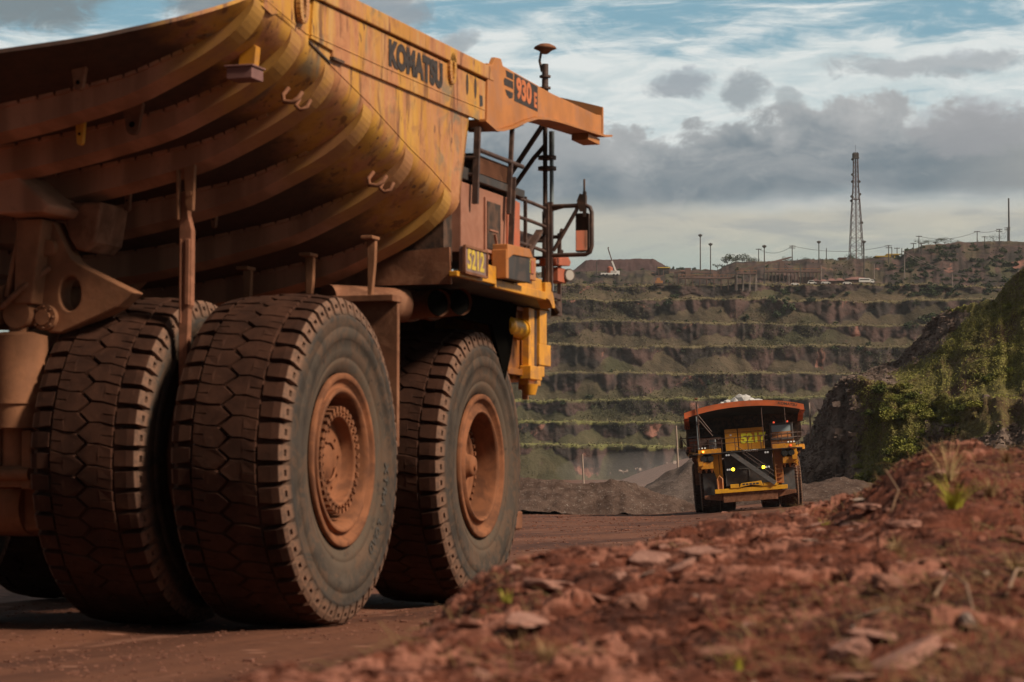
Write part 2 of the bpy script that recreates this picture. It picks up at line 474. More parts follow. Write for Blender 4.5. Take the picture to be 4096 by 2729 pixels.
def mat_hill():
    m, t, b = new_mat('quarry_hill_ground')
    v = t.pos(); nz = t.sep(t.normal())[2]
    a = t.noise(v, .07, 6, .6, .5); c = t.noise(v, .3, 7, .65, .5); f = t.noise(v, 1.6, 6, .7)
    rock = t.mix(t.ramp(c, .38, .62), (.080, .055, .044), (.19, .138, .112))
    rock = t.mix(t.math('MULTIPLY', t.ramp(f, .60, .72), .7), rock, (.36, .30, .27))
    soil = t.mix(t.ramp(c, .4, .6), (.085, .048, .033), (.13, .075, .05))
    green = t.mix(t.ramp(f, .35, .65), (.085, .075, .028), (.165, .140, .052))
    col = t.mix(t.ramp(a, .40, .52), soil, green)
    vc = t.n.new('ShaderNodeAttribute'); vc.attribute_name = 'bare'
    col = t.mix(t.ramp(t.math('ADD', vc.outputs['Fac'], t.math('MULTIPLY', t.math('SUBTRACT', c, .5), .8)), .4, .6), col, rock)
    t.link(col, b.inputs['Base Color']); b.inputs['Roughness'].default_value = .95; b.inputs['Specular IOR Level'].default_value = .1
    bump(t, b, t.math('ADD', t.math('MULTIPLY', c, 1.5), f), .9, .35)
    return m


M['pitwall'], M['hill'] = mat_wall(), mat_hill()


def mat_leaf(name, c0, c1, scale=.6, dry=None, dfac=.3):
    m, t, b = new_mat(name)
    v = t.pos(); oi = t.n.new('ShaderNodeObjectInfo')
    n = t.noise(v, scale, 4, .6)
    f = t.math('ADD', t.math('MULTIPLY', n, .8), t.math('MULTIPLY', oi.outputs['Random'], .45))
    col = t.mix(t.ramp(f, .35, .85), c0, c1)
    if dry: col = t.mix(t.math('MULTIPLY', t.ramp(t.noise(v, scale * 2.7, 3, .6, off=(5, 5, 5)), .5, .65), dfac), col, dry)
    t.link(col, b.inputs['Base Color']); b.inputs['Roughness'].default_value = .7
    b.inputs['Specular IOR Level'].default_value = .2
    return m


M['leaf'] = mat_leaf('shrub_leaves', (.065, .085, .018), (.24, .24, .042), .30, (.17, .125, .04), .6)
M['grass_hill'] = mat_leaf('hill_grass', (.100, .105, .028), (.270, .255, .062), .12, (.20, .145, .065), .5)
M['leaf_dark'] = mat_leaf('dark_leaves', (.022, .034, .014), (.050, .066, .024), .05)
M['leaf_wall'] = mat_leaf('wall_scrub', (.040, .042, .022), (.088, .082, .038), .03, (.125, .098, .052), .5)
M['grass_wall'] = mat_leaf('bench_grass', (.105, .095, .042), (.20, .165, .078), .012)
M['grass_dry'] = mat_leaf('dry_grass', (.26, .155, .075), (.44, .31, .15), 3)
M['grass_green'] = mat_leaf('yellow_green_grass', (.34, .32, .035), (.52, .47, .09), 4)
M['twig'] = plain('dry_stem', (.24, .14, .085), .8, 0, .3, 8)
M['bark'] = plain('bark', (.07, .05, .04), .9, 0, .3, 2)
M['wood'] = plain('weathered_post', (.36, .27, .22), .8, 0, .25, 1.0)
M['pole'] = plain('pole_wood', (.07, .058, .052), .8, 0, .2, .2)
M['polepale'] = plain('pale_pole', (.24, .19, .17), .8, 0, .2, .2)
M['tower'] = plain('tower_steel', (.075, .05, .045), .6, .2, .4, .12, (.2, .09, .06), .4)
M['white'] = plain('white_paint', (.72, .70, .68), .5, 0, .08, .4)
M['whitedust'] = plain('dusty_white_paint', (.5, .45, .42), .6, 0, .1, .4)
M['house_yellow'] = plain('yellow_render', (.55, .37, .06), .8, 0, .15, .2)
M['hut_orange'] = plain('orange_sheet', (.36, .16, .06), .8, 0, .15, .2)
M['roof_red'] = plain('red_tiles', (.20, .095, .08), .85, 0, .2, .3)
M['ironwork'] = plain('conveyor_steel', (.13, .075, .062), .8, 0, .3, .1)
M['shade'] = plain('dark_opening', (.02, .017, .016), .9, 0, .2)
M['stockpile'] = mat_soil('stockpile_ore', (.055, .030, .030), (.075, .040, .038), (.10, .06, .055), .05, .4, .3, None, .6)

# ------------------------------------------------------------------ camera, light, sky
cd = bpy.data.cameras.new('Camera'); cam = bpy.data.objects.new('Camera', cd); COL.objects.link(cam)
cam.location = (0, 0, CAMZ); cam.rotation_euler = (R(90 + 3.303), 0, 0)
cd.sensor_width = 36; cd.lens = 92.64; cd.clip_end = 6000; cd.clip_start = .2
cd.dof.use_dof = True; cd.dof.focus_distance = 185; cd.dof.aperture_fstop = 3.6
scene.camera = cam
scene.view_settings.view_transform = 'Standard'; scene.view_settings.look = 'None'
scene.view_settings.exposure = 0.0; scene.view_settings.gamma = 1

SUN_EL, SUN_AZ = 40.0, 118.0            # azimuth clockwise from +Y (the view direction): light from the right
sl = bpy.data.lights.new('Sun', 'SUN'); so = bpy.data.objects.new('Sun', sl); COL.objects.link(so)
sl.energy = 4.8; sl.angle = R(10); sl.color = (1.0, .84, .65)
sd = Vector((math.sin(R(SUN_AZ)) * math.cos(R(SUN_EL)), math.cos(R(SUN_AZ)) * math.cos(R(SUN_EL)), math.sin(R(SUN_EL))))
so.rotation_euler = sd.to_track_quat('Z', 'Y').to_euler(); so.location = sd * 60

W = bpy.data.worlds.new('World'); scene.world = W; W.use_nodes = True
wt = NT(W); bg = wt.n['Background']; bg.inputs['Strength'].default_value = .1
sky = wt.n.new('ShaderNodeTexSky'); sky.sky_type = 'NISHITA'; sky.sun_disc = False
sky.sun_elevation = R(SUN_EL); sky.sun_rotation = R(SUN_AZ); sky.dust_density = 2.0; sky.air_density = 1.0


def build_sky():
    t = wt; K = 10.0
    d = t.coord('Generated'); x, y, z = t.sep(d)
    A = t.math('MULTIPLY', t.math('ARCTAN2', x, y), 100.0)
    Eh = t.math('MULTIPLY', t.math('ARCSINE', z), 100.0)
    cmb = t.n.new('ShaderNodeCombineXYZ'); t.link(A, cmb.inputs[0]); t.link(Eh, cmb.inputs[1]); p = cmb.outputs[0]
    c = lambda *q: tuple(v * K for v in q)
    def nz(scale, sc, off=(0, 0, 0), det=6, ro=.58, dist=.0): return t.noise(p, scale, det, ro, dist, off=off, sc=sc)
    def sub(a, b): return t.math('SUBTRACT', a, b)
    def mul(a, b): return t.math('MULTIPLY', a, b)
    def add(a, b): return t.math('ADD', a, b)
    wob = mul(sub(nz(.16, (1, 1.5, 1), (3, 1, 0)), .5), 3.2)           # soft warp of the edges
    wob2 = mul(sub(nz(.5, (1, 1.4, 1), (8, 4, 0), 7, .6), .5), 1.8)
    Ew = add(Eh, add(wob, wob2))
    # clear sky between clouds: mostly the sky texture, pulled towards the teal of the photograph
    blue = t.mix(.75, sky.outputs[0], c(.22, .43, .53))
    # high streaky cloud
    st = nz(.13, (1, 5.5, 1), (1, 2, 0), 8, .62, .9)
    st2 = nz(.33, (1, 4.5, 1), (5, 7, 0), 6, .6, .6)
    cover = add(mul(st, .72), mul(st2, .42))
    edge = t.ramp(Eh, 18.9, 14.6)
    cover = add(cover, mul(sub(edge, .5), .24))
    cover = add(cover, mul(t.ramp(A, -9.0, 3.0), .06))
    white = t.mix(t.ramp(st2, .35, .65), c(.58, .67, .685), c(.76, .80, .79))
    col = t.mix(t.ramp(cover, .45, .68), blue, white)
    # low bank of stratocumulus, lumpy top, flatter base
    topE = add(14.2, mul(sub(nz(.11, (1, 1, 1), (20, 3, 0), 5, .6), .5), 5.0))
    rim_n = nz(.42, (1, 1.3, 1), (13, 5, 0), 9, .64, .4)
    topd = add(sub(topE, Ew), mul(sub(rim_n, .5), 3.0))
    bank = mul(t.ramp(topd, -.15, .45), t.ramp(sub(add(Eh, mul(wob, .45)), mul(t.ramp(A, 2.0, 11.0), .7)), 9.5, 10.9))
    bn = nz(.17, (1, 1.9, 1), (2, 9, 0), 7, .6, .5)
    bank_c = t.mix(t.ramp(bn, .36, .64), c(.145, .195, .235), c(.36, .375, .39))
    lowd = t.ramp(Eh, 14.2, 11.0)
    bank_c = t.mix(mul(lowd, .45), bank_c, c(.14, .19, .225))
    bank_c = t.mix(t.ramp(A, 14.0, 22.0), bank_c, c(.30, .31, .31))
    bank_c = t.mix(mul(t.ramp(topd, 1.5, .1), .6), bank_c, c(.50, .505, .505))
    bank_c = t.mix(mul(t.ramp(rim_n, .52, .70), .5), bank_c, c(.40, .41, .42))
    col = t.mix(mul(bank, .95), col, bank_c)
    # pale gap above the horizon
    gap = t.mix(t.ramp(Eh, 10.6, 8.0), c(.52, .50, .43), c(.40, .465, .42))
    col = t.mix(t.ramp(add(Eh, mul(wob, .45)), 11.3, 10.3), col, gap)
    # thin grey layers trailing under the bank
    lay_n = nz(.22, (1, 5.0, 1), (31, 2, 0), 7, .62, .5)
    lay = mul(mul(t.ramp(lay_n, .46, .66), t.ramp(Eh, 7.6, 9.4)), t.ramp(Eh, 11.6, 10.2))
    col = t.mix(mul(lay, .62), col, c(.34, .365, .37))
    lay2 = mul(mul(t.ramp(nz(.30, (1, 4.2, 1), (7, 12, 0), 6, .6, .4), .50, .66), t.ramp(Eh, 8.0, 9.2)), t.ramp(Eh, 11.2, 10.0))
    col = t.mix(mul(lay2, .5), col, c(.60, .57, .47))
    # separate puffs (azimuth, elevation, half sizes, colour)
    rag_n = nz(.62, (1, 1.5, 1), (11, 6, 0), 9, .66, .6)
    for a0, e0, ra, re, cc, op in ((-18.5, 18.6, 3.6, 1.5, (.20, .235, .25), .9), (-11.2, 18.6, 2.4, 1.3, (.20, .235, .26), .85),
                                   (-8.3, 18.2, 1.5, 2.2, (.62, .66, .66), .9), (-4.6, 18.3, 1.7, 1.2, (.30, .33, .36), .85),
                                   (-2.2, 17.0, .9, .45, (.33, .37, .40), .8), (6.5, 15.5, 1.3, .55, (.32, .36, .40), .85),
                                   (8.9, 15.2, .9, .95, (.31, .35, .38), .85), (15.8, 16.0, 4.2, .5, (.33, .36, .39), .7), (17.6, 13.6, 2.6, 1.2, (.33, .34, .36), .75),
                                   (10.5, 14.9, .7, .45, (.36, .40, .42), .7)):
        da = t.math('DIVIDE', sub(add(A, mul(wob2, .7)), a0), ra); de = t.math('DIVIDE', sub(add(Eh, mul(wob2, .75)), e0), re)
        rr = add(mul(da, da), mul(de, de))
        rag = add(mul(sub(rag_n, .5), 2.6), sub(1.0, rr))
        tone = t.mix(t.ramp(add(de, mul(sub(rag_n, .5), 3.0)), .2, 1.3), c(*cc), c(*[min(.8, q * 1.35) for q in cc]))
        col = t.mix(mul(t.ramp(rag, -.25, .75), op), col, tone)
    # everything above the picture: unseen broken cloud, toned down to deepen the shadows
    hi = t.mix(t.ramp(t.noise(d, 2.2, 5, .6), .40, .62), c(.12, .13, .14), c(.36, .365, .355))
    col = t.mix(t.ramp(Eh, 20.0, 34.0), col, hi)
    # unseen sky behind the viewer and to the left, darkened to cut fill light
    back = mul(t.ramp(add(mul(y, -.8), mul(x, -.45)), .05, .60), t.ramp(z, .97, .6))
    col = t.mix(mul(back, .93), col, c(.065, .07, .075))
    t.link(col, bg.inputs['Color'])


build_sky()

for _k in ('rim', 'dusty', 'rust', 'ejector', 'pinkdust'): M[_k].node_tree.nodes['Principled BSDF'].inputs['Specular IOR Level'].default_value = .2
# ================================================================== HAUL TRUCK
TR = 1.83


def tyre_mesh():
    b = MB()
    half = [(1.785, 0), (1.778, .36), (1.70, .50), (1.665, .575), (1.635, .625), (1.60, .655), (1.585, .672), (1.56, .668), (1.47, .682), (1.46, .672), (1.45, .684),
            (1.335, .692), (1.325, .676), (1.22, .672), (1.13, .652), (1.12, .640), (1.11, .650), (1.06, .63), (.97, .595), (.955, .56), (.90, .54)]
    prof = half + []
    full = [(r, -u) for r, u in reversed(half[1:])] + half
    b.revolve(full, 120)
    N = 50; dth = 2 * math.pi / N
    jr = random.Random(3)
    def P(u, v, r): t = v * dth; return (r * math.cos(t), -u, r * math.sin(t))
    def crown(u): return TR - .035 * (abs(u) / .6) ** 2.2
    def block(poly, k, depth, dr=0.0, ins=.012):
        """poly (u, v in pitches); raised block with slightly smaller top"""
        cu = sum(q[0] for q in poly) / len(poly); cv = sum(q[1] for q in poly) / len(poly)
        n = len(poly); vs = []
        for u, v in poly: vs.append(P(u, v + k, TR - depth))
        for u, v in poly:
            vs.append(P(u + (cu - u) * .02 + jr.uniform(-.005, .005), v + (cv - v) * .03 + k + jr.uniform(-.02, .02), crown(u) - .018 + dr + jr.uniform(-.006, .004)))
        for u, v in poly:
            vs.append(P(u + (cu - u) * .06 + jr.uniform(-.006, .006), v + (cv - v) * .07 + k + jr.uniform(-.025, .025), crown(u) + dr + jr.uniform(-.007, .003)))
        fs = [(i, (i + 1) % n, n + (i + 1) % n, n + i) for i in range(n)]
        fs += [(n + i, n + (i + 1) % n, 2 * n + (i + 1) % n, 2 * n + i) for i in range(n)] + [tuple(range(2 * n, 3 * n))]
        b.add(vs, fs)
    for k in range(N):
        j = jr.uniform(-.006, .006)
        g = .016
        # centre rows: hexagon-like blocks meeting along a zigzag
        block([(-.362, g - .20), (-.20, g - .02), (-.075, g), (.05, .5), (-.075, 1 - g), (-.20, 1 - g - .02), (-.362, 1 - g - .20), (-.364, .37), (-.23, .42), (-.23, .36), (-.364, .31)], k, .05, j)
        block([(.362, g + .70), (.20, g + .52), (.075, g + .5), (-.05, 1.0), (.075, 1.5 - g), (.20, 1.52 - g), (.362, 1.70 - g), (.364, 1.22), (.22, 1.14), (.22, 1.08), (.364, 1.16)], k, .05, jr.uniform(-.009, .009))
        # shoulder lugs, wrapping over the edge of the tread
        for s, off in ((1, .70), (-1, -.20)):
            gv = .10; v0, v1 = off + gv, off + 1 - gv
            ring = [(.385, crown(.385)), (.52, crown(.52)), (.598, crown(.6) - .012), (.628, 1.745), (.655, 1.655), (.668, 1.605)]
            base = [(.385, 1.73), (.50, 1.695), (.55, 1.67), (.58, 1.655), (.615, 1.625), (.64, 1.595)]
            vs = []
            rows = []
            for q, ((u, r), (ub, rb)) in enumerate(zip(ring, base)):
                sh = .02 if q else .07; tp = .035 * q / 5
                rows.append([len(vs) + i for i in range(4)])
                jj_ = [jr.uniform(-.03, .03) for _ in range(2)]; ru = jr.uniform(-.010, .004)
                vs += [P(s * ub, v0 + k, rb), P(s * u, v0 + sh + tp + k + jj_[0], r + ru), P(s * u, v1 - sh - tp + k + jj_[1], r + ru), P(s * ub, v1 + k, rb)]
            fs = []
            for q in range(5):
                a, c = rows[q], rows[q + 1]
                for i in range(3):
                    if q == 3 and i == 1: continue
                    fs.append((a[i], a[i + 1], c[i + 1], c[i]))
            fs.append((rows[0][0], rows[0][1], rows[0][2], rows[0][3]))
            fs.append((rows[5][0], rows[5][1], rows[5][2], rows[5][3]))
            # dimple in the shoulder face of the lug
            a, c = rows[3], rows[4]
            o4 = [a[1], a[2], c[2], c[1]]
            O = [Vector(vs[i]) for i in o4]; cen = sum(O, Vector()) / 4
            I = [cen + (p - cen) * .46 for p in O]; D = [p + Vector((0, s * .05, 0)) for p in I]
            st = len(vs); vs += I + D
            for i in range(4):
                fs.append((o4[i], o4[(i + 1) % 4], st + (i + 1) % 4, st + i))
                fs.append((st + i, st + (i + 1) % 4, st + 4 + (i + 1) % 4, st + 4 + i))
            fs.append((st + 4, st + 5, st + 6, st + 7))
            b.add(vs, fs)
    return b


def rim_rear(b):
    b.revolve([(.955, .60), (.955, .645), (.94, .652), (.90, .652), (.885, .64), (.865, .60), (.80, .575), (.79, .60), (.795, .632), (.785, .64), (.755, .64),
               (.745, .63), (.715, .60), (.70, .25), (.69, .15)], 96)
    b.revolve([(.69, .15), (.40, .15), (.0, .15)], 48)


def hub_rear(b):
    b.revolve([(.545, .15), (.545, .55), (.54, .575), (.50, .585), (.475, .58), (.468, .56), (.455, .44), (.44, .43), (.20, .43), (.19, .445), (.0, .45)], 64)
    for i in range(34):
        t = 2 * math.pi * i / 34; c, s = math.cos(t), math.sin(t)
        b.bar((c * .565, -.50, s * .565), (c * .565, -.60, s * .565), .055, .05, up=(c, 0, s))
        b.cyl((c * .51, -.57, s * .51), (c * .51, -.605, s * .51), .018, n=6)
    for i in range(10):
        t = 2 * math.pi * (i + .3) / 10; b.cyl((.33 * math.cos(t), -.42, .33 * math.sin(t)), (.33 * math.cos(t), -.452, .33 * math.sin(t)), .019, n=6)
    for a0, r_ in ((20, .23), (150, .20), (265, .27)):
        pts = [(r_ * math.cos(R(a0 + q * 9)), -.455, r_ * math.sin(R(a0 + q * 9))) for q in range(9)]
        b.tube(pts, .016, 6)


def rim_front(b):
    b.revolve([(.955, .60), (.955, .645), (.94, .652), (.90, .652), (.885, .64), (.865, .59), (.79, .57), (.745, .60), (.735, .64), (.715, .64),
               (.70, .60), (.685, .22), (.68, .05), (.64, .0)], 96)
    b.revolve([(.64, 0), (.3, .0), (.0, .0)], 48)


def hub_front(b):
    b.revolve([(.60, .0), (.60, .30), (.585, .33), (.54, .335), (.525, .30), (.50, .26), (.40, .30), (.24, .36), (.16, .42), (.14, .50), (.12, .53), (.0, .54)], 64)
    for i in range(36):
        t = 2 * math.pi * i / 36; c, s = math.cos(t), math.sin(t)
        b.bar((c * .615, -.24, s * .615), (c * .615, -.35, s * .615), .05, .05, up=(c, 0, s))
    b.cyl((.0, -.53, .03), (.0, -.56, .03), .035, n=6)


_mesh = {}


def wheel(parent, x, y, kind, side):
    w = empty('wheel', (x, y, 1.82), (0, 0, 0 if side < 0 else math.pi), parent)
    w.rotation_euler.y = random.uniform(0, 6)
    for nm, mk, mt in (('tyre', tyre_mesh, M['tyre']), ('rim', None, M['rim']), ('hub', None, M['rim'])):
        key = nm if nm == 'tyre' else nm + kind
        if key not in _mesh:
            if nm == 'tyre': bb = tyre_mesh()
            else:
                bb = MB(); {'rimrear': rim_rear, 'rimfront': rim_front, 'hubrear': hub_rear, 'hubfront': hub_front}[key](bb)
            o = bb.build(nm, mt, w); _mesh[key] = o.data
        else:
            o = bpy.data.objects.new(nm, _mesh[key]); COL.objects.link(o); o.parent = w
    return w


# ---- the U-shaped dump body: depth below the line where side and floor meet
SH = [(4.10, .12), (4.06, .0), (3.94, -.125), (3.74, -.265), (3.45, -.415), (3.08, -.555), (2.68, -.69), (2.1, -.80), (1.5, -.90), (.7, -1.01), (0, -1.06)]
RB = [(4.096, .13), (4.078, -.035), (3.985, -.185), (3.82, -.34), (3.53, -.52), (3.15, -.70), (2.68, -.895), (2.1, -1.045), (1.5, -1.17), (.7, -1.30), (0, -1.35)]
ztop = lambda x: 5.66 - .23 * x
RIBS = (-2.89, -1.94, -1.0, .15, 1.52, 2.89)


def tail_x_shell(F): return (-4.2 + (5.66 + F - 5.71) / .59) / (1 + .23 / .59)
def tail_x_side(z): return -4.2 + (z - 5.71) / .59
def front_x(z): return 3.14 + (z - 4.48) * .338


def dense(prof, k=4):
    """smooth the half profile by resampling (Catmull-Rom)"""
    P = [prof[0]] + list(prof) + [prof[-1]]; out = []
    for i in range(1, len(P) - 2):
        p0, p1, p2, p3 = [np.array(q) for q in P[i - 1:i + 3]]
        for j in range(k):
            t = j / k
            out.append(tuple(.5 * ((2 * p1) + (p2 - p0) * t + (2 * p0 - 5 * p1 + 4 * p2 - p3) * t * t + (3 * p1 - p0 - 3 * p2 + p3) * t ** 3)))
    out.append(tuple(prof[-1])); return out


def body_shell(parent):
    prof = dense(SH, 3); sec = []
    for y, F in prof: sec.append((-y, F))
    full = sec + [(-y, F) for y, F in reversed(sec[:-1])]          # right side to left side
    rows = []
    NX = 30
    def line(xa, za, xb, zb, y): return [(xa + (xb - xa) * i / NX, y, za + (zb - za) * i / NX) for i in range(NX + 1)]
    def side(y):
        out = []
        for q in range(5):
            z = 6.82 - (6.82 - 6.45) * q / 4
            out.append(line(tail_x_side(z), z, front_x(z), z, y))
        for q in range(1, 4):                                     # blend down to the sloping shell edge
            f = q / 4
            xa = tail_x_side(6.45) * (1 - f) + tail_x_shell(.02) * f; xb = front_x(6.45) * (1 - f) + 2.98 * f
            za = 6.45 * (1 - f) + (ztop(tail_x_shell(.02)) + .02) * f; zb = 6.45 * (1 - f) + (ztop(3.2) + .02) * f
            out.append(line(xa, za, front_x(zb), zb, y))
        return out
    rows += side(-4.1)
    for y, F in full:
        xa = tail_x_shell(F)
        zf = ztop(3.0) + F; xb = front_x(zf); zf = ztop(xb) + F; xb = front_x(zf)
        rows.append([(xa + (xb - xa) * i / NX, y, ztop(xa + (xb - xa) * i / NX) + F) for i in range(NX + 1)])
    rows += list(reversed(side(4.1)))
    V = [p for r in rows for p in r]; n = NX + 1; F_ = []
    for a in range(len(rows) - 1):
        for i in range(NX): F_.append((a * n + i, a * n + i + 1, (a + 1) * n + i + 1, (a + 1) * n + i))
    b = MB(); b.add(V, F_, 0, True)
    # front wall
    loop = [r[NX] for r in rows]
    b.add(loop, [tuple(range(len(loop)))], 0, False)
    o = b.build('dump_body', M['body'], parent)
    so_ = o.modifiers.new('plate', 'SOLIDIFY'); so_.thickness = .045; so_.offset = -1
    es = o.modifiers.new('es', 'EDGE_SPLIT'); es.split_angle = R(40)
    return o


def build_rib(x, parent, w=.27):
    so_, si = dense(RB, 3), dense(SH, 3)
    b = MB(); n = len(so_)
    outer = [(-y, F) for y, F in so_] + [(y, F) for y, F in reversed(so_[:-1])]
    inner = [(-y, F) for y, F in si] + [(y, F) for y, F in reversed(si[:-1])]
    k = len(outer); vs = []
    for dx in (-w / 2, w / 2):
        for (yo, Fo), (yi, Fi) in zip(outer, inner):
            vs.append((x + dx, yo, ztop(x + dx) + Fo)); vs.append((x + dx, yi * .998, ztop(x + dx) + Fi + .02))
    fs = []
    for i in range(k - 1):
        a, c = 2 * i, 2 * (i + 1); B = 2 * k
        fs += [(a, c, c + 1, a + 1), (B + a, B + a + 1, B + c + 1, B + c), (a, B + a, B + c, c)]
    b.add(vs, fs)
    # stitch welds along the rear edge
    L = 0; prev = None; run = 0
    for i in range(len(inner) - 1):
        (y0, F0), (y1, F1) = inner[i], inner[i + 1]
        if abs(y0) > 3.55: continue
        seg = abs(y1 - y0); m_ = max(1, int(round(seg / .24)))
        for q in range(m_):
            ya, yb = y0 + (y1 - y0) * (q + .06) / m_, y0 + (y1 - y0) * (q + .9) / m_
            fa, fb = F0 + (F1 - F0) * (q + .06) / m_, F0 + (F1 - F0) * (q + .9) / m_
            xx = x - w / 2 - .02
            b.bar((xx, ya, ztop(xx) + fa - .012), (xx, yb, ztop(xx) + fb - .012), .05, .035)
    return b.build('rib', M['rib'], parent)


def text(name, s, size, mat, parent, loc, rot, xs=1.0, bold=.0, ext=.004, shear=0.0, align='CENTER', sp=1.0):
    c = bpy.data.curves.new(name, 'FONT'); c.body = s; c.size = size; c.extrude = ext; c.offset = bold; c.align_x = align; c.align_y = 'CENTER'
    c.shear = shear; c.space_character = sp
    c.materials.append(mat); o = bpy.data.objects.new(name, c); COL.objects.link(o); o.parent = parent
    o.location = loc; o.rotation_euler = rot; o.scale = (xs, 1, 1)
    dg = bpy.context.evaluated_depsgraph_get(); me = bpy.data.meshes.new_from_object(o.evaluated_get(dg))
    q = bpy.data.objects.new(name, me); COL.objects.link(q); q.parent = parent; q.location, q.rotation_euler, q.scale = o.location.copy(), o.rotation_euler.copy(), o.scale.copy()
    bpy.data.objects.remove(o); bpy.data.curves.remove(c)
    return q


SIDE = (R(90), 0, 0)                                   # lettering on the right flank (faces -y)
FRONT = (R(90), 0, R(90))                              # lettering that faces +x


def build_truck(loc, rz, label, near_only=True):
    T = empty('haul_truck', loc, (0, 0, rz)); tag(T, label, 'dump truck', 'mining haul trucks')
    # ---------------- wheels
    for sy in (-1, 1):
        wheel(T, 0, sy * 3.25, 'rear', sy); wheel(T, 0, sy * 1.61, 'rear', sy)
        wf = wheel(T, 6.35, sy * 2.76, 'front', sy)
    # ---------------- dump body
    B = body_shell(T)
    for x in RIBS: build_rib(x, B)
    for sy in (-1, 1):
        rl = MB()
        y0 = sy * 4.1; y1 = sy * 4.175
        rl.prism([(tail_x_side(6.63), 6.63), (4.46, 6.655), (4.3, 6.83), (tail_x_side(6.83), 6.83)], 'y', y0 - sy * .06, y1)
        rl.build('top_rail', M['body'], B, .012)
        pn = MB()
        pn.prism([(-1.0, 6.085), (4.35, 6.10), (4.6, 6.62), (-1.55, 6.625), (-1.62, 6.20), (-1.0, 6.17)], 'y', sy * 4.095, sy * 4.135)
        pn.build('side_panel', M['body'], B, .006)
        kn = MB()
        kn.bar((-1.62, sy * 4.108, 6.165), (-1.02, sy * 4.108, 6.035), .02, .022)
        kn.box(-1.02, -.70, sy * 4.09, sy * 4.15, 6.075, 6.105)
        kn.build('seam_bar', M['frame'], B)
    for x, z in ((-1.9, 6.50), (2.87, 6.575)):
        e = MB()
        n = 20; ring = []
        for i in range(n):
            t = 2 * math.pi * i / n
            ring.append((x + .085 * math.cos(t), z + .15 * math.sin(t)))
        for i in range(n):
            a, c = ring[i], ring[(i + 1) % n]
            e.bar((a[0], -4.15, a[1]), (c[0], -4.15, c[1]), .09, .05, up=(0, 1, 0))
        e.build('lifting_eye', M['body'], B)
    for x in (3.5, 3.82):
        sl_ = MB(); pts = [(x + .05 * math.cos(2 * math.pi * i / 16), 6.48 + .135 * math.sin(2 * math.pi * i / 16)) for i in range(16)]
        sl_.prism(pts, 'y', -4.128, -4.1375); sl_.build('slot', M['frame'], B)
    for sy in (-1, 1):
        for path in ([(-2.76, 6.40), (-1.7, 6.245), (-1.25, 6.245)], [(-1.04, 6.03), (.21, 5.77), (1.54, 5.44), (2.22, 5.30), (3.0, 5.10)], [(-1.62, 6.24), (.36, 6.235), (2.6, 6.24), (4.3, 6.26)]):
            yy_ = 4.137 if path[0][1] == 6.24 else 4.103
            ws = MB(); ws.tube([(x, sy * (yy_ - .003), z) for x, z in path], .009, 6); ws.build('weld_seam', M['body'], B)
    # lugs and hooks hanging under the floor
    def lug(x, y, w, h, mat, tilt=0.0):
        Fv = np.interp(-abs(y), [-q[0] for q in SH], [q[1] for q in SH]); z0 = ztop(x) + Fv + .03
        l = MB(); n = 9
        poly = [(-w / 2, 0), (w / 2, 0)] + [(w * .30 * math.cos(R(-q)), -h + w * .30 + w * .30 * math.sin(R(-q))) for q in np.linspace(10, 170, n)]
        l.prism([(y + a, z0 + c) for a, c in poly], 'x', x - .03, x + .03)
        l.cyl((x - .034, y, z0 - h * .68), (x - .04, y, z0 - h * .68), w * .13, n=14, m=1)
        l.build('lug', [mat, M['hole']], B, .006)
    lug(-3.4, -2.36, .17, .25, M['rust']); lug(-2.35, -2.45, .24, .34, M['rust'])
    lug(-2.45, -1.9, .12, .36, M['yellow'])
    lug(-.6, -1.55, .09, .36, M['rust']); lug(.5, -2.1, .09, .3, M['rust'])
    # small step box bolted to the flank of the floor
    sb = MB(); sb.box(-2.55, -2.25, -3.86, -3.58, 5.66, 5.78); sb.box(-2.57, -2.23, -3.88, -3.56, 5.78, 5.80); SBK = sb.build('step_bracket', M['darkpink'], B, .006)
    sb = MB(); sb.prism([(-3.66, 5.80), (-3.84, 5.80), (-3.86, 6.0), (-3.70, 6.10)], 'x', -2.44, -2.32); sb.build('bracket_post', M['yellow'], SBK, .006)
    for x, y, z in ((-1.45, -3.90, 5.60), (1.05, -3.92, 5.0)):
        hk = MB()
        hk.tube([(x + .02, y + .10, z + .12), (x - .06, y + .13, z + .04), (x - .10, y + .10, z - .04), (x - .10, y, z - .05), (x - .08, y - .06, z + .0), (x - .02, y - .07, z + .06)], .026, 6)
        hk.build('hook', M['rust'], B)
        hk = MB(); hk.tube([(x + .16, y + .03, z + .02), (x + .08, y + .04, z - .06), (x + .06, y - .02, z - .11), (x + .08, y - .09, z - .08), (x + .14, y - .10, z + .0)], .022, 6)
        hk.build('hook', M['rust'], B)
    # ---------------- canopy over the cab
    cz = lambda x: 6.50 + .13 * (x - 3.3) / 6.3
    cn = MB(); NY = 28; NXc = 8; V = []; F_ = []
    xs = [3.35 + (9.58 - 3.35) * i / NXc for i in range(NXc + 1)]
    for x in xs:
        for j in range(NY + 1):
            y = -4.1 + 8.2 * j / NY; V.append((x, y, cz(x) + .30 + .55 * (1 - abs(y / 4.1) ** 2.2) * (x - 1.0) / 8.6))
    for x in xs:
        for j in range(NY + 1):
            y = -4.1 + 8.2 * j / NY; V.append((x, y, cz(x) + .05 + .55 * (1 - abs(y / 4.1) ** 2.2) * (x - 1.0) / 8.6))
    n = NY + 1; H = n * (NXc + 1)
    for i in range(NXc):
        for j in range(NY):
            a = i * n + j; F_.append((a, a + n, a + n + 1, a + 1)); F_.append((H + a, H + a + 1, H + a + n + 1, H + a + n))
    for i in range(NXc):
        for a in (i * n, i * n + NY): F_.append((a, H + a, H + a + n, a + n))
    for j in range(NY):
        for a in (j, NXc * n + j): F_.append((a, a + 1, H + a + 1, H + a))
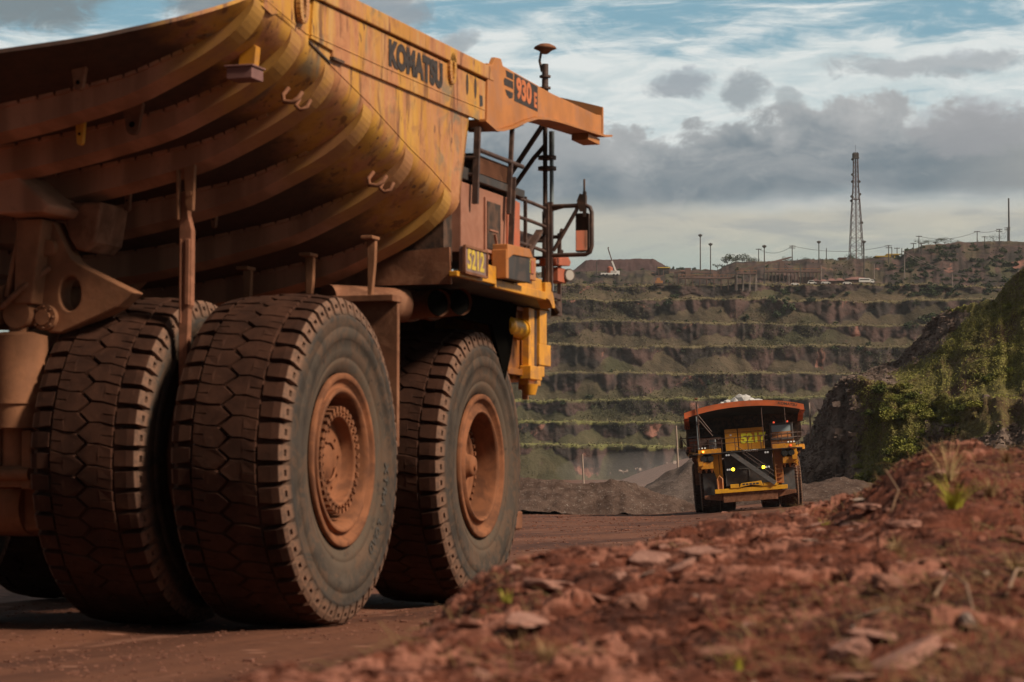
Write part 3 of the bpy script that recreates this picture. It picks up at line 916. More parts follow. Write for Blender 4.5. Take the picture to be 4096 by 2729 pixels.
    cn.add(V, F_, 0, False)
    CN = cn.build('canopy', M['roofdark'], B)
    for sy in (-1, 1):
        sp = MB()
        poly = [(4.2, 6.10), (4.45, 6.05), (4.75, 6.09), (5.25, 6.20), (5.75, 6.34), (6.2, 6.44), (6.7, 6.50), (7.3, 6.54), (9.56, 6.65),
                (9.56, 6.93), (9.3, 6.90), (7.0, 6.88), (5.5, 6.91), (4.86, 6.92), (4.78, 7.0), (4.55, 6.98), (4.42, 6.86), (4.25, 6.86)]
        sp.prism(poly, 'y', sy * 4.10, sy * 4.165)
        sp.build('side_plate', M['orange'], CN, .01)
        fl = MB()
        pl = [(4.0, 6.085), (4.45, 6.02), (4.75, 6.06), (5.25, 6.17), (5.75, 6.31), (6.2, 6.41), (6.7, 6.47), (7.3, 6.51), (9.56, 6.61), (9.95, 6.66)]
        for (xa, za), (xb, zb) in zip(pl, pl[1:]):
            fl.add([(xa, sy * 4.22, za), (xb, sy * 4.22, zb), (xb, sy * 3.85, zb), (xa, sy * 3.85, za), (xa, sy * 4.22, za + .03), (xb, sy * 4.22, zb + .03), (xb, sy * 3.85, zb + .03), (xa, sy * 3.85, za + .03)],
                   [(0, 1, 2, 3), (7, 6, 5, 4), (0, 4, 5, 1), (2, 6, 7, 3), (1, 5, 6, 2), (3, 7, 4, 0)])
        fl.box(8.9, 9.5, sy * 3.9, sy * 4.15, 6.49, 6.575)
        fl.build('flange', M['orange'], CN)
    fp = MB(); V = []; F_ = []
    for xq in (9.57, 9.64):
        for j in range(NY + 1):
            y = -4.17 + 8.34 * j / NY; a = .55 * max(0, 1 - abs(y / 4.17) ** 2.2)
            V.append((xq, y, 6.66 + a)); V.append((xq, y, 7.05 + a))
    for j in range(NY):
        a = 2 * j; q = 2 * n
        F_ += [(a, a + 1, a + 3, a + 2), (q + a, q + a + 2, q + a + 3, q + a + 1), (a + 1, q + a + 1, q + a + 3, a + 3), (a, a + 2, q + a + 2, q + a)]
    F_ += [(0, 2 * n, 2 * n + 1, 1), (2 * NY, 2 * NY + 1, 2 * n + 2 * NY + 1, 2 * n + 2 * NY)]
    fp.add(V, F_); LIP = fp.build('front_lip', M['orange'], CN)
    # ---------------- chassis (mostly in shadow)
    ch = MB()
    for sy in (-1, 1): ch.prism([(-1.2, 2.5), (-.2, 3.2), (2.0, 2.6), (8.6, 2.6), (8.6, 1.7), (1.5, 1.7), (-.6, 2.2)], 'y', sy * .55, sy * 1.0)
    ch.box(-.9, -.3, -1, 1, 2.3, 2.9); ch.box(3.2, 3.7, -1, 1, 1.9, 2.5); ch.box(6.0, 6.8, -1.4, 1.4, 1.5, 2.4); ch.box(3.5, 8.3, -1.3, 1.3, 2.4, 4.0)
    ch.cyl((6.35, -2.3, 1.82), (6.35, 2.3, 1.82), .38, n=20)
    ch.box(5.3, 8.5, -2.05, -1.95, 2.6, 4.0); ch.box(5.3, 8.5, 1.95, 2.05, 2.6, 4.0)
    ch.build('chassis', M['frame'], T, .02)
    ax = MB(); ax.cyl((0, -2.9, 1.82), (0, 2.9, 1.82), .62, n=28); ax.cyl((0, -.95, 1.82), (0, .95, 1.82), .85, n=32)
    ax.cyl((-.80, -.5, 1.3), (-.80, .5, 1.3), .30, n=20)
    ax.prism([(-.95, 1.05), (-.6, .98), (.6, .98), (.9, 1.3), (.9, 2.3), (.5, 2.65), (-.5, 2.65), (-.95, 2.3)], 'y', -.93, .93)
    ax.build('rear_axle', M['dusty'], T, .04)
    # body hinge box and castings behind the axle, suspension struts
    for sy in (-1, 1):
        c = MB()
        pts = [(-.62, 4.42), (-1.0, 4.42), (-1.12, 4.08), (-1.28, 3.94), (-1.95, 3.62), (-1.75, 3.45), (-1.02, 3.17), (-.86, 3.23), (-.78, 3.50), (-.55, 3.56), (-.40, 3.58), (-.60, 4.05)]
        cc = [(-sy * a, z) if sy > 0 else (a, z) for a, z in pts]
        # casting plate with an oval hole: two halves around the opening
        hole = [(-1.19 + .13 * math.cos(R(q)), 3.62 + .19 * math.sin(R(q))) for q in range(0, 360, 15)]
        outer = []
        for q in range(0, 360, 15):
            d = Vector((math.cos(R(q)), math.sin(R(q)))); best = None
            for i in range(len(pts)):
                p, e = Vector(pts[i]), Vector(pts[(i + 1) % len(pts)]) - Vector(pts[i])
                den = d.x * e.y - d.y * e.x
                if abs(den) < 1e-9: continue
                w_ = p - Vector((-1.19, 3.62)); tt = (w_.x * e.y - w_.y * e.x) / den; ss = (w_.x * d.y - w_.y * d.x) / den
                if tt > .02 and -1e-6 <= ss <= 1 + 1e-6 and (best is None or tt > best): best = tt
            outer.append((-1.19 + d.x * best, 3.62 + d.y * best))
        k = len(hole); vs = []
        for xq in (-1.28, -1.0):
            for q in outer: vs.append((xq, q[0] * -sy, q[1]))
            for q in hole: vs.append((xq, q[0] * -sy, q[1]))
        fs = []
        for i in range(k):
            j = (i + 1) % k
            fs += [(i, j, k + j, k + i), (2 * k + i, 3 * k + i, 3 * k + j, 2 * k + j), (k + i, k + j, 3 * k + j, 3 * k + i), (i, 2 * k + i, 2 * k + j, j)]
        c.add(vs, fs)
        c.prism([(-sy * -.66, 4.42), (-sy * -.98, 4.42), (-sy * -.92, 4.0), (-sy * -.86, 3.5), (-sy * -.64, 3.5)], 'x', -1.52, -1.26)
        c.prism([(-sy * -.50, 3.58), (-sy * -.56, 3.58), (-sy * -.74, 4.42), (-sy * -.68, 4.42)], 'x', -1.50, -1.0)
        c.cyl((-1.36, sy * .92, 3.36), (-1.24, sy * .92, 3.36), .14, n=24); c.cyl((-1.40, sy * .92, 3.36), (-1.35, sy * .92, 3.36), .085, n=20)
        c.cyl((-1.38, sy * .96, 4.12), (-1.0, sy * .96, 4.12), .09, n=16)
        c.build('strut_bracket', M['dusty'], T, .02)
        st = MB()
        st.cyl((-1.35, sy * .62, 2.16), (-1.35, sy * .62, 2.42), .30, n=32); st.cyl((-1.35, sy * .62, 2.42), (-1.35, sy * .62, 3.16), .325, .315, n=32)
        st.cyl((-1.35, sy * .62, 3.16), (-1.35, sy * .62, 3.20), .315, .2, n=32); st.cyl((-1.35, sy * .62, 3.18), (-1.35, sy * .62, 3.36), .11, n=20)
        st.cyl((-1.50, sy * .66, 3.40), (-1.20, sy * .66, 3.40), .16, n=24)
        st.cyl((-1.35, sy * .58, 1.75), (-1.35, sy * .58, 2.16), .13, n=20)
        st.build('suspension_strut', M['dusty'], T, .012)
        fk = MB()
        fk.box(-1.5, -1.1, sy * .74, sy * .86, 1.5, 2.14); fk.box(-1.5, -1.1, sy * .36, sy * .46, 1.5, 2.14)
        fk.prism([(sy * .36, 1.52), (sy * .90, 1.52), (sy * .80, 1.75), (sy * .40, 1.75)], 'x', -1.48, -.9); fk.cyl((-1.5, sy * .4, 1.66), (-1.5, sy * .85, 1.66), .07, n=14)
        fk.build('strut_fork', M['dusty'], T, .02)
        hb = MB()
        hb.prism([(sy * 1.05, 4.62), (sy * 1.52, 4.62), (sy * 1.44, 4.18), (sy * 1.33, 4.08), (sy * 1.22, 4.10), (sy * 1.12, 4.25)], 'x', -1.2, -.5)
        hb.build('pivot_ear', M['rust'], B, .03)
        gb = MB()
        gb.prism([(sy * .62, 4.86), (sy * .82, 4.88), (sy * 1.26, 4.52), (sy * 1.20, 4.44), (sy * .62, 4.44)], 'x', -1.9, -1.0)
        gb.build('pivot_gusset', M['rib'], B, .03)
        hs = MB(); hs.cyl((-1.05, sy * .30, 2.1), (1.9, sy * .30, 3.9), .17, n=18); hs.cyl((1.5, sy * .3, 3.66), (2.5, sy * .3, 4.2), .11, n=14)
        hs.build('hoist_cylinder', M['dusty'], T)
        for q, (ya, za, yb_, zb_) in enumerate(((.30, 3.45, .95, 3.9), (.15, 3.2, .55, 2.75), (.45, 2.6, .8, 3.0))):
            ho = MB(); ho.tube([(-1.5, sy * ya, za), (-1.62, sy * (ya * .6 + yb_ * .4), za * .7 + zb_ * .3 - .12), (-1.55, sy * (ya * .3 + yb_ * .7), za * .3 + zb_ * .7 - .10), (-1.3, sy * yb_, zb_)], .035, 8); ho.build('hose', M['rust'], T)
        hc = MB(); hc.cyl((-1.45, sy * .05, 3.55), (-1.45, sy * .48, 3.50), .22, n=24); hc.cyl((-1.45, sy * .30, 3.52), (-1.45, sy * .36, 3.52), .25, n=24); hc.build('steering_link', M['dusty'], T, .01)
        for q in range(8):
            a = q * math.pi / 4; bo = (sy * .92 + .115 * math.cos(a), 3.36 + .115 * math.sin(a))
            pb = MB(); pb.cyl((-1.40, bo[0], bo[1]), (-1.355, bo[0], bo[1]), .016, n=6); pb.build('bolt', M['rust'], T)
        # rock ejector bar hanging between the twin tyres
        y = sy * 2.45
        rb = MB()
        rb.prism([(y - sy * .075, 4.37), (y - sy * .055, 4.70), (y + sy * .02, 4.70), (y + sy * .03, 4.46), (y + sy * .075, 4.29), (y + sy * .07, 3.48), (y + sy * .045, 3.44), (y + sy * .02, 2.76), (y - sy * .03, 2.4), (y - sy * .065, 2.4), (y - sy * .075, 3.46)], 'x', -1.05, -.95)
        rb.bar((-1.062, y + sy * .035, 4.2), (-1.062, y + sy * .03, 3.48), .055, .03); rb.bar((-1.06, y - sy * .05, 4.2), (-1.06, y - sy * .05, 3.28), .03, .02)
        rb.build('rock_ejector', M['ejector'], B, .01)
        rk = MB()
        rk.prism([(y + sy * .01, 5.0), (y + sy * .14, 5.0), (y + sy * .12, 4.50), (y + sy * .105, 4.485), (y + sy * .06, 4.50), (y + sy * .03, 4.56)], 'x', -1.13, -1.065)
        rk.prism([(y - sy * .085, 5.0), (y - sy * .045, 5.0), (y - sy * .045, 4.4), (y - sy * .075, 4.4)], 'x', -1.13, -1.065)
        rk.cyl((-1.15, y + sy * .08, 4.68), (-1.125, y + sy * .08, 4.68), .032, n=14)
        rk.build('ejector_hanger', M['dusty'], B, .01)
        # two slim hangers and the mudguard plate ahead of the rear wheels
        for yy, za, zb in ((3.48, 4.44, 3.74), (2.70, 4.26, 3.6), (1.90, 4.12, 3.5)):
            hg = MB(); hg.prism([(sy * yy - .055, za), (sy * yy + .055, za), (sy * yy + .045, za - .3), (sy * yy + .04, zb), (sy * yy - .005, zb), (sy * yy - .045, za - .3)], 'x', 1.9, 1.98); hg.box(1.75, 2.0, sy * yy - .075, sy * yy + .075, za - .01, za + .03)
            hg.build('hanger', M['dusty'], B, .008)
        fd = MB()
        fd.box(2.08, 2.16, min(sy * 2.1, sy * 3.75), max(sy * 2.1, sy * 3.75), 2.0, 3.70); fd.box(1.86, 2.18, min(sy * 2.05, sy * 3.77), max(sy * 2.05, sy * 3.77), 3.70, 3.78)
        fd.build('mudguard', M['rust'], T, .01)
        # twin air ducts under the deck with open ends
        for q, (xa, ya, zc_) in enumerate(((3.6, 3.72, 3.80), (4.35, 3.75, 3.86))):
            d = Vector((-.62, sy * .78, 0)).normalized(); p1 = Vector((xa, sy * (ya + .02), zc_)); p0 = p1 - d * 1.9
            dp = MB(); dp.cyl(p0, p1, .17, n=28, caps=False); dp.cyl(p0, p1 - d * .05, .155, n=28, m=1); dp.cyl(p1 - d * .72, p1 - d * .64, .20, n=28)
            dp.build('exhaust_duct', [M['rust'], M['hole']], T)
        lb = MB(); lb.cyl((2.5, sy * 2.7, 3.76), (3.4, sy * 3.35, 3.76), .21, n=24)
        lb.build('muffler', M['rust'], T)
        pf = MB(); pf.prism([(sy * 2.0, 4.32), (sy * 4.0, 4.45), (sy * 4.02, 4.0), (sy * 2.0, 4.0)], 'x', 3.22, 3.28)
        pf.build('deck_back_plate', M['rust'], T)
    # ---------------- deck
    dk = MB()
    dk.prism([(3.25, -4.08), (7.05, -4.08), (7.3, -3.9), (9.35, -3.45), (9.35, 3.45), (7.3, 3.9), (7.05, 4.08), (3.25, 4.08)], 'z', 4.08, 4.13)
    DK = dk.build('deck', M['darkpanel'], T)
    for sy in (-1, 1):
        e = MB()
        e.box(4.08, 4.72, sy * 4.02, sy * 4.12, 4.10, 4.33); e.box(3.15, 4.15, sy * 4.02, sy * 4.13, 4.085, 4.15); e.box(4.72, 6.95, sy * 4.03, sy * 4.11, 4.06, 4.17)
        e.prism([(5.6, 4.17), (6.0, 4.34), (6.9, 4.34), (6.95, 4.17)], 'y', sy * 3.6, sy * 4.06)
        e.prism([(6.95, 4.30), (7.2, 4.32), (7.35, 4.12), (7.42, 3.98), (7.30, 3.97), (7.15, 4.07), (6.95, 4.09)], 'y', sy * 3.92, sy * 4.1)
        e.prism([(7.0, sy * 4.0), (9.3, sy * 3.40), (9.3, sy * 3.30), (7.0, sy * 3.9)], 'z', 4.132, 4.23)
        e.box(9.22, 9.34, min(sy * 1.8, sy * 3.4), max(sy * 1.8, sy * 3.4), 4.12, 4.42)
        e.build('deck_edge', M['yellow'], DK, .01)
    # ---------------- number board on the flank
    nb = MB(); nb.box(3.24, 4.11, -4.19, -4.12, 4.14, 4.46); NBf = MB()
    for a, c in (((3.24, 4.46), (4.11, 4.46)), ((3.24, 4.14), (4.11, 4.14)), ((3.24, 4.14), (3.24, 4.46)), ((4.11, 4.14), (4.11, 4.46))):
        NBf.bar((a[0], -4.19, a[1]), (c[0], -4.19, c[1]), .035, .03)
    NB = nb.build('number_board', M['plate'], T, .004); NBf.build('board_frame', M['rust'], NB)
    # ---------------- grid box cabinet on the right deck (side faces seen)
    gb = MB()
    gb.box(3.62, 5.95, -4.02, -1.7, 4.42, 5.30)
    GB = gb.build('electrical_cabinet', M['pinkdust'], T, .012)
    q = MB(); q.box(5.44, 5.97, -4.045, -3.0, 4.5, 5.28); q.build('end_door', M['redcab'], GB, .006)
    q = MB(); q.box(4.50, 5.13, -4.05, -4.0, 4.50, 5.20); DR = q.build('louvre_door', M['pinkdust'], GB, .006)
    q = MB(); q.box(4.55, 5.08, -4.062, -4.04, 4.55, 5.15); q.build('louvre', M['frame'], DR)
    q = MB(); q.box(4.6, 4.95, -4.075, -4.06, 4.78, 4.80); q.bar((4.8, -4.075, 4.75), (4.92, -4.075, 4.55), .03, .02); q.build('door_bar', M['pinkdust'], DR)
    q = MB(); q.box(3.3, 3.62, -3.9, -1.7, 4.3, 5.42); q.build('side_box', M['frame'], GB)
    q = MB(); q.box(4.0, 6.07, -4.08, -1.7, 5.35, 5.45); q.box(3.75, 4.05, -4.0, -3.6, 5.35, 5.5); q.build('roof_trim', M['darkpanel'], GB, .006)
    q = MB(); q.box(4.03, 5.50, -4.05, -1.9, 5.45, 5.70); q.build('vent_box', M['frame'], GB, .006)
    q = MB()
    for i in range(9): q.box(4.06, 5.46, -4.065, -4.05, 5.47 + i * .025, 5.483 + i * .025)
    q.build('grille', M['rust'], GB)
    # hooded box and small lamp housing on the deck edge
    q = MB(); q.prism([(4.80, 4.55), (4.80, 4.18), (5.80, 4.20), (5.80, 4.52)], 'y', -4.24, -4.05); HB = q.build('filter_box', M['darkpanel'], T, .01)
    q = MB(); q.prism([(4.76, 4.62), (5.72, 4.64), (5.88, 4.53), (5.0, 4.50), (4.76, 4.42)], 'y', -4.26, -4.03); q.box(4.74, 4.84, -4.25, -4.05, 4.18, 4.55); q.build('hood', M['orange'], HB, .01)
    q = MB(); q.box(5.9, 6.45, -4.12, -3.9, 4.28, 4.58); SL = q.build('lamp_housing', M['orange'], T, .01)
    q = MB(); q.box(6.0, 6.14, -4.135, -4.11, 4.36, 4.53); q.box(6.18, 6.32, -4.135, -4.11, 4.36, 4.53, 1); q.build('lamp_lens', [M['letter_yellow'], M['redcab']], SL)
    # ---------------- handrails
    hr = MB(); t_ = .032
    hr.bar((4.02, -4.1, 6.02), (3.93, -4.1, 5.05), .075, .06); hr.bar((5.46, -4.1, 6.26), (5.30, -4.1, 5.06), .05, .06)
    hr.bar((5.41, -4.13, 5.55), (5.28, -4.13, 4.5), .07, .03)
    hr.tube([(4.03, -4.1, 5.74), (5.9, -4.1, 5.745)], t_); hr.tube([(3.98, -4.1, 5.63), (3.98, -2.6, 5.63)], t_); hr.tube([(4.03, -4.1, 6.0), (4.03, -2.6, 6.0)], .022)
    hr.tube([(4.03, -4.1, 6.0), (5.47, -3.9, 6.18), (5.47, -4.1, 6.24), (5.9, -4.1, 6.3), (5.47, -4.1, 6.2)], .024)
    hr.tube([(3.96, -4.1, 5.42), (3.96, -2.6, 5.42)], .028)
    hr.build('cabinet_handrail', M['rail'], T)
    hr = MB()
    for z in (5.35, 5.1, 4.76):
        hr.tube([(6.0, -4.0, z), (6.6, -4.0, z - .0), (7.2, -4.02, z - .02)], .026); hr.tube([(7.2, -4.02, z), (9.3, -3.4, z)], .026)
    for x, y in ((6.35, -4.0), (7.2, -4.05), (8.2, -3.7), (9.3, -3.4)): hr.bar((x, y, 4.3), (x, y, 5.4), .042, .042)
    hr.bar((6.0, -4.0, 4.4), (7.0, -4.0, 5.0), .09, .05)
    for z in (4.75, 5.1):
        hr.tube([(9.3, -3.4, z), (9.3, 1.5, z)], .026)
    for y in (-2.6, -1.7, -.8, .1, 1.0): hr.bar((9.3, y, 4.15), (9.3, y, 5.1), .05, .05)
    hr.build('deck_handrail', M['rail'], T)
    # ---------------- mirror in its tubular loop
    mb = MB(); X = 7.25
    mb.tube([(X, -4.05, 5.36), (X, -4.4, 5.36), (X, -4.58, 5.36), (X, -4.64, 5.33), (X, -4.665, 5.26), (X, -4.665, 4.80), (X, -4.64, 4.72), (X, -4.58, 4.69), (X, -4.4, 4.69), (X, -4.05, 4.69)], .03)
    mb.bar((X, -4.08, 4.2), (X, -4.08, 5.42), .06, .06); mb.tube([(X, -4.12, 4.75), (X, -4.45, 5.30), (X, -4.52, 5.5)], .028); mb.tube([(X, -4.05, 5.3), (X, -4.3, 5.36)], .022)
    MBR = mb.build('mirror_bracket', M['rail'], T)
    q = MB(); q.box(X + .02, X + .09, -4.615, -4.425, 4.73, 5.26); MR = q.build('mirror', M['frame'], MBR, .02)
    q = MB(); q.box(X + .005, X + .021, -4.60, -4.44, 4.75, 5.02); q.build('mirror_glass', M['mirror'], MR)
    q = MB(); q.prism([(-4.50, 5.28), (-4.58, 5.28), (-4.585, 5.50), (-4.50, 5.52), (-4.46, 5.42)], 'x', X - .03, X + .05); q.cyl((X, -4.56, 5.45), (X, -4.56, 5.72), .015, n=8); q.bar((X, -4.565, 5.2), (X, -4.565, 5.55), .04, .05); q.build('camera_unit', M['frame'], MBR)
    # ---------------- antenna mast with dome, brace and whip
    ms = MB(); X, Y = 9.75, -3.25
    ms.bar((X, Y, 4.4), (X, Y, 4.8), .09, .09); ms.cyl((X, Y, 4.5), (X, Y, 7.75), .036, n=10); ms.cyl((X, Y, 7.1), (X, Y, 7.75), .05, n=10)
    ms.tube([(X, Y, 7.98), (X, Y + .06, 7.93), (X, Y + .085, 7.8), (X, Y + .05, 7.65), (X, Y, 7.62)], .02)
    for z in (7.38, 7.55): ms.cyl((X, Y, z), (X, Y, z + .03), .085, n=12)
    for z in (6.18, 6.34): ms.cyl((X, Y - .03, z), (X, Y - .03, z + .05), .14, n=10)
    ms.tube([(X, Y, 6.9), (X - .05, Y + .9, 5.6)], .04); ms.tube([(X, Y, 6.55), (X, Y + .18, 6.36), (X - .05, Y + .95, 5.3)], .036)
    MS = ms.build('antenna_mast', M['rail'], T)
    q = MB(); q.revolve([(0, .07), (.08, .065), (.15, .03), (.17, .0), (.10, -.03), (.04, -.08), (.0, -.08)], 24)
    o = q.build('antenna_dome', M['rust'], MS); o.location = (X, Y, 7.98); o.rotation_euler = (R(-90), 0, 0)
    q = MB(); q.cyl((X, Y - .10, 4.4), (X, Y - .10, 6.6), .032, n=10); q.cyl((X, Y - .1, 6.4), (X, Y - .1, 6.75), .042, n=10); q.build('whip_aerial', M['bluegrey'], MS)
    # far-side mast (driver side)
    ms = MB(); ms.cyl((9.75, 1.2, 4.4), (9.75, 1.2, 7.0), .03, n=8); ms.cyl((9.6, 2.8, 5.8), (9.6, 2.8, 7.6), .03, n=8); ms.build('whip_mast', M['rail'], T)
    # ---------------- corner work lamp
    q = MB(); q.box(7.55, 7.95, -4.1, -3.9, 4.36, 4.56); q.prism([(7.3, 4.66), (7.9, 4.72), (8.02, 4.66), (7.95, 4.60), (7.3, 4.56)], 'y', -4.15, -3.9); WL = q.build('work_lamp', M['redcab'], T, .01)
    q = MB(); q.cyl((7.98, -4.05, 4.47), (7.90, -4.16, 4.47), .09, n=20); q.cyl((7.90, -4.16, 4.47), (7.895, -4.167, 4.47), .072, n=20, m=1); q.build('lamp_lens', [M['rail'], M['lamp_glass']], WL)
    q = MB(); q.box(7.4, 7.85, -4.05, -3.8, 4.13, 4.2); q.tube([(7.5, -4, 4.1), (7.7, -4.05, 3.95), (7.95, -4.0, 4.08)], .03); q.cyl((7.8, -4.0, 3.9), (7.8, -4.0, 4.1), .08, n=10); q.build('lamp_bracket', M['rail'], WL)
    # ---------------- front: grille, hood, cab, stairs, bumper
    gr = MB(); gr.box(8.2, 8.72, -1.6, 1.72, 1.75, 4.05); GR = gr.build('radiator', M['darkpanel'], T, .02)
    q = MB()
    for i in range(26): q.box(8.72, 8.735, -1.5, 1.62, 1.85 + i * .083, 1.865 + i * .083)
    for y in (-1.58, .06, 1.68): q.box(8.72, 8.78, y - .03, y + .03, 1.75, 4.05)
    q.box(8.72, 8.78, -1.6, 1.72, 2.86, 2.94)
    q.build('grille', M['tread_flap'], GR)
    q = MB(); q.box(8.60, 8.85, -1.62, 1.74, 4.0, 4.2); SG = q.build('grille_header', M['black'], GR)
    text('lettering', 'KOMATSU', .23, M['letter_white'], SG, (8.856, .25, 4.10), FRONT, 1.0, .008)
    hd = MB()
    for k, y in enumerate((-1.45, -.52, .36)):
        w_ = .86 if k < 2 else .92
        hd.box(7.6, 8.5, y, y + w_, 4.2, 5.72)
    HD = hd.build('control_cabinet', M['hood'], T, .02)
    q = MB()
    for y in (-1.02, -.1): q.box(8.5, 8.506, y - .09, y + .05, 5.25, 5.35)
    q.build('label_plate', M['letter_white'], HD)
    q = MB(); q.box(8.5, 8.51, -1.45, 1.28, 5.45, 5.48); q.build('cabinet_seam', M['rust'], HD)
    cb = MB(); cb.prism([(6.9, 4.15), (8.15, 4.15), (8.25, 4.75), (8.05, 5.85), (6.9, 5.85)], 'y', 1.75, 3.35); CB = cb.build('cab', M['orange'], T, .03)
    q = MB(); q.prism([(8.235, 4.82), (8.065, 5.78), (8.03, 5.78), (8.20, 4.82)], 'y', 1.86, 3.24); q.build('windscreen', M['glass'], CB)
    q = MB()
    for a, c in (((8.25, 1.80, 4.78), (8.06, 1.80, 5.82)), ((8.25, 3.30, 4.78), (8.06, 3.30, 5.82)), ((8.25, 1.77, 4.78), (8.25, 3.33, 4.78)), ((8.07, 1.77, 5.82), (8.07, 3.33, 5.82))): q.bar(a, c, .10, .10)
    q.box(6.85, 8.12, 1.72, 3.38, 5.83, 5.92); q.build('window_frame', M['tread_flap'], CB, .01)
    q = MB(); q.tube([(8.34, 1.85, 5.05), (8.34, 3.25, 5.12)], .025); q.tube([(8.34, 2.5, 4.5), (8.34, 2.5, 5.1)], .025); q.build('wiper_rail', M['rail'], CB)
    q = MB(); q.cyl((7.9, 2.05, 5.92), (7.9, 2.05, 6.04), .06, n=10); q.cyl((7.9, 3.0, 5.92), (7.9, 3.0, 6.04), .06, n=10); q.build('beacon', M['redlight'], CB)
    for sy in (-1, 1):
        ac = MB(); ac.box(8.15, 9.18, min(sy * 2.42, sy * 3.27), max(sy * 2.42, sy * 3.27), 3.05, 3.52)
        ac.prism([(sy * 2.42, 3.522), (sy * 3.27, 3.522), (sy * 3.25, 3.98), (sy * 2.55, 3.98)], 'x', 8.15, 8.55)
        AC = ac.build('air_cleaner', M['yellow'], T, .015)
        for y in (2.58, 3.06):
            q = MB(); q.cyl((8.7, sy * y, 3.76), (9.24, sy * y, 3.76), .235, n=24); q.cyl((9.24, sy * y, 3.76), (9.27, sy * y, 3.76), .19, n=24); q.build('intake', M['black'], AC)
        q = MB()
        for y in (2.55, 2.93, 3.3): q.cyl((8.6, sy * y, 2.92), (8.6, sy * y, 3.06), .10, n=12); q.cyl((8.6, sy * y, 2.78), (8.6, sy * y, 2.92), .05, n=10)
        q.build('drain_cup', M['orange'], AC)
        q = MB(); q.cyl((7.45, sy * 3.40, 3.76), (8.02, sy * 3.40, 3.74), .13, n=24); q.cyl((8.02, sy * 3.40, 3.74), (8.06, sy * 3.40, 3.74), .155, n=24); q.cyl((7.45, sy * 3.40, 3.76), (7.38, sy * 3.40, 3.76), .13, .08, n=24)
        o = q.build('canister', M['yellow_far'], AC)
        fr = MB(); fr.box(8.20, 8.30, sy * 3.38, sy * 3.48, 3.1, 4.06); fr.box(8.36, 8.52, sy * 3.36, sy * 3.46, 3.24, 4.06)
        fr.box(8.86, 9.20, min(sy * 3.1, sy * 3.44), max(sy * 3.1, sy * 3.44), 3.58, 4.08); fr.box(8.84, 9.40, min(sy * 3.1, sy * 3.44), max(sy * 3.1, sy * 3.44), 3.28, 3.585); fr.box(8.86, 9.15, sy * 3.15, sy * 3.42, 3.12, 3.283)
        fr.box(8.15, 8.70, min(sy * 3.36, sy * 3.52), max(sy * 3.36, sy * 3.52), 3.05, 3.24); fr.box(8.3, 8.9, sy * 3.3, sy * 3.44, 2.98, 3.06); fr.cyl((8.48, sy * 3.40, 2.84), (8.48, sy * 3.40, 2.99), .09, .13, n=12)
        bk = MB(); bk.box(7.4, 8.36, sy * 3.28, sy * 3.335, 3.12, 4.06); bk.box(7.5, 8.2, sy * 3.335, sy * 3.40, 3.10, 3.19); bk.box(7.5, 8.36, sy * 3.335, sy * 3.40, 4.0, 4.06); bk.build('back_panel', M['brownyellow'], AC, .006)
        bk = MB(); bk.box(8.53, 8.85, sy * 3.28, sy * 3.40, 3.1, 4.06); bk.box(8.50, 8.60, sy * 3.40, sy * 3.44, 3.1, 4.06); bk.build('channel', M['frame'], AC, .006)
        fr.build('side_frame', M['yellow'], AC, .01)
        sp = MB(); sp.prism([(sy * 1.78, 4.05), (sy * 2.5, 4.05), (sy * 2.45, 3.0), (sy * 2.0, 1.6), (sy * 1.78, 1.6)], 'x', 8.3, 8.5); sp.build('side_plate', M['yellow_far'], T, .01)
        fl = MB(); fl.box(8.32, 8.36, min(sy * 2.25, sy * 3.2), max(sy * 2.25, sy * 3.2), 1.0, 2.75); fl.build('mudflap', M['tread_flap'], T)
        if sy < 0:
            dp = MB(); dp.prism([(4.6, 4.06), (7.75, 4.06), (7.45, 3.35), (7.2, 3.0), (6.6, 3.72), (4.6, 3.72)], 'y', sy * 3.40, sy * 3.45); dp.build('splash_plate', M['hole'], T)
        # head lamps on the grille
        for k, (y, z) in enumerate(((1.06, 2.90), (1.28, 2.90), (1.44, 2.90), (1.28, 3.92), (1.44, 3.92))):
            lr = .135 if k == 0 else .085; q = MB(); q.cyl((8.70, sy * y, z), (8.80, sy * y, z), lr, n=16); q.cyl((8.80, sy * y, z), (8.81, sy * y, z), lr * .85, n=16, m=1)
            q.build('headlight', [M['rail'], M['headlight'] if k == 0 else M['whitelight']], T)
        q = MB(); q.box(9.33, 9.40, sy * 3.05 - .06, sy * 3.05 + .06, 4.22, 4.32); q.build('side_light', [M['sidelight'] if sy < 0 else M['redlight']], T)
        q = MB()
        for y in (2.9, 3.1, 3.3): q.cyl((9.34, sy * y, 4.52), (9.40, sy * y, 4.52), .05, n=10)
        q.build('lamp_cluster', M['whitelight'], T)
        # rails at the outer front corners
        q = MB()
        for z in (4.5, 4.85, 5.15): q.tube([(9.3, sy * 1.7, z), (9.3, sy * 3.6, z), (8.4, sy * 3.9, z)], .028)
        for y in (2.2, 2.9, 3.6): q.bar((9.3, sy * y, 4.2), (9.3, sy * y, 5.2), .05, .05)
        q.build('corner_rail', M['rail'], T)
    q = MB(); q.box(8.0, 8.9, -3.35, -2.75, 4.42, 5.15); q.build('battery_box', M['rail'], T, .02)
    q = MB(); q.cyl((9.0, -2.35, 4.15), (9.0, -2.35, 5.1), .25, n=18); q.build('tank', M['bluegrey'], T)
    # stairs: diagonal main stair and the yellow ladder on the driver side
    q = MB(); q.bar((9.25, -1.15, 4.08), (9.25, 1.80, 1.72), .10, .30); q.bar((9.05, -1.15, 4.08), (9.05, 1.80, 1.72), .06, .18)
    for i in range(9):
        f = (i + .5) / 9; q.box(8.95, 9.3, -1.15 + 2.95 * f - .14, -1.15 + 2.95 * f + .14, 4.06 - 2.36 * f, 4.09 - 2.36 * f)
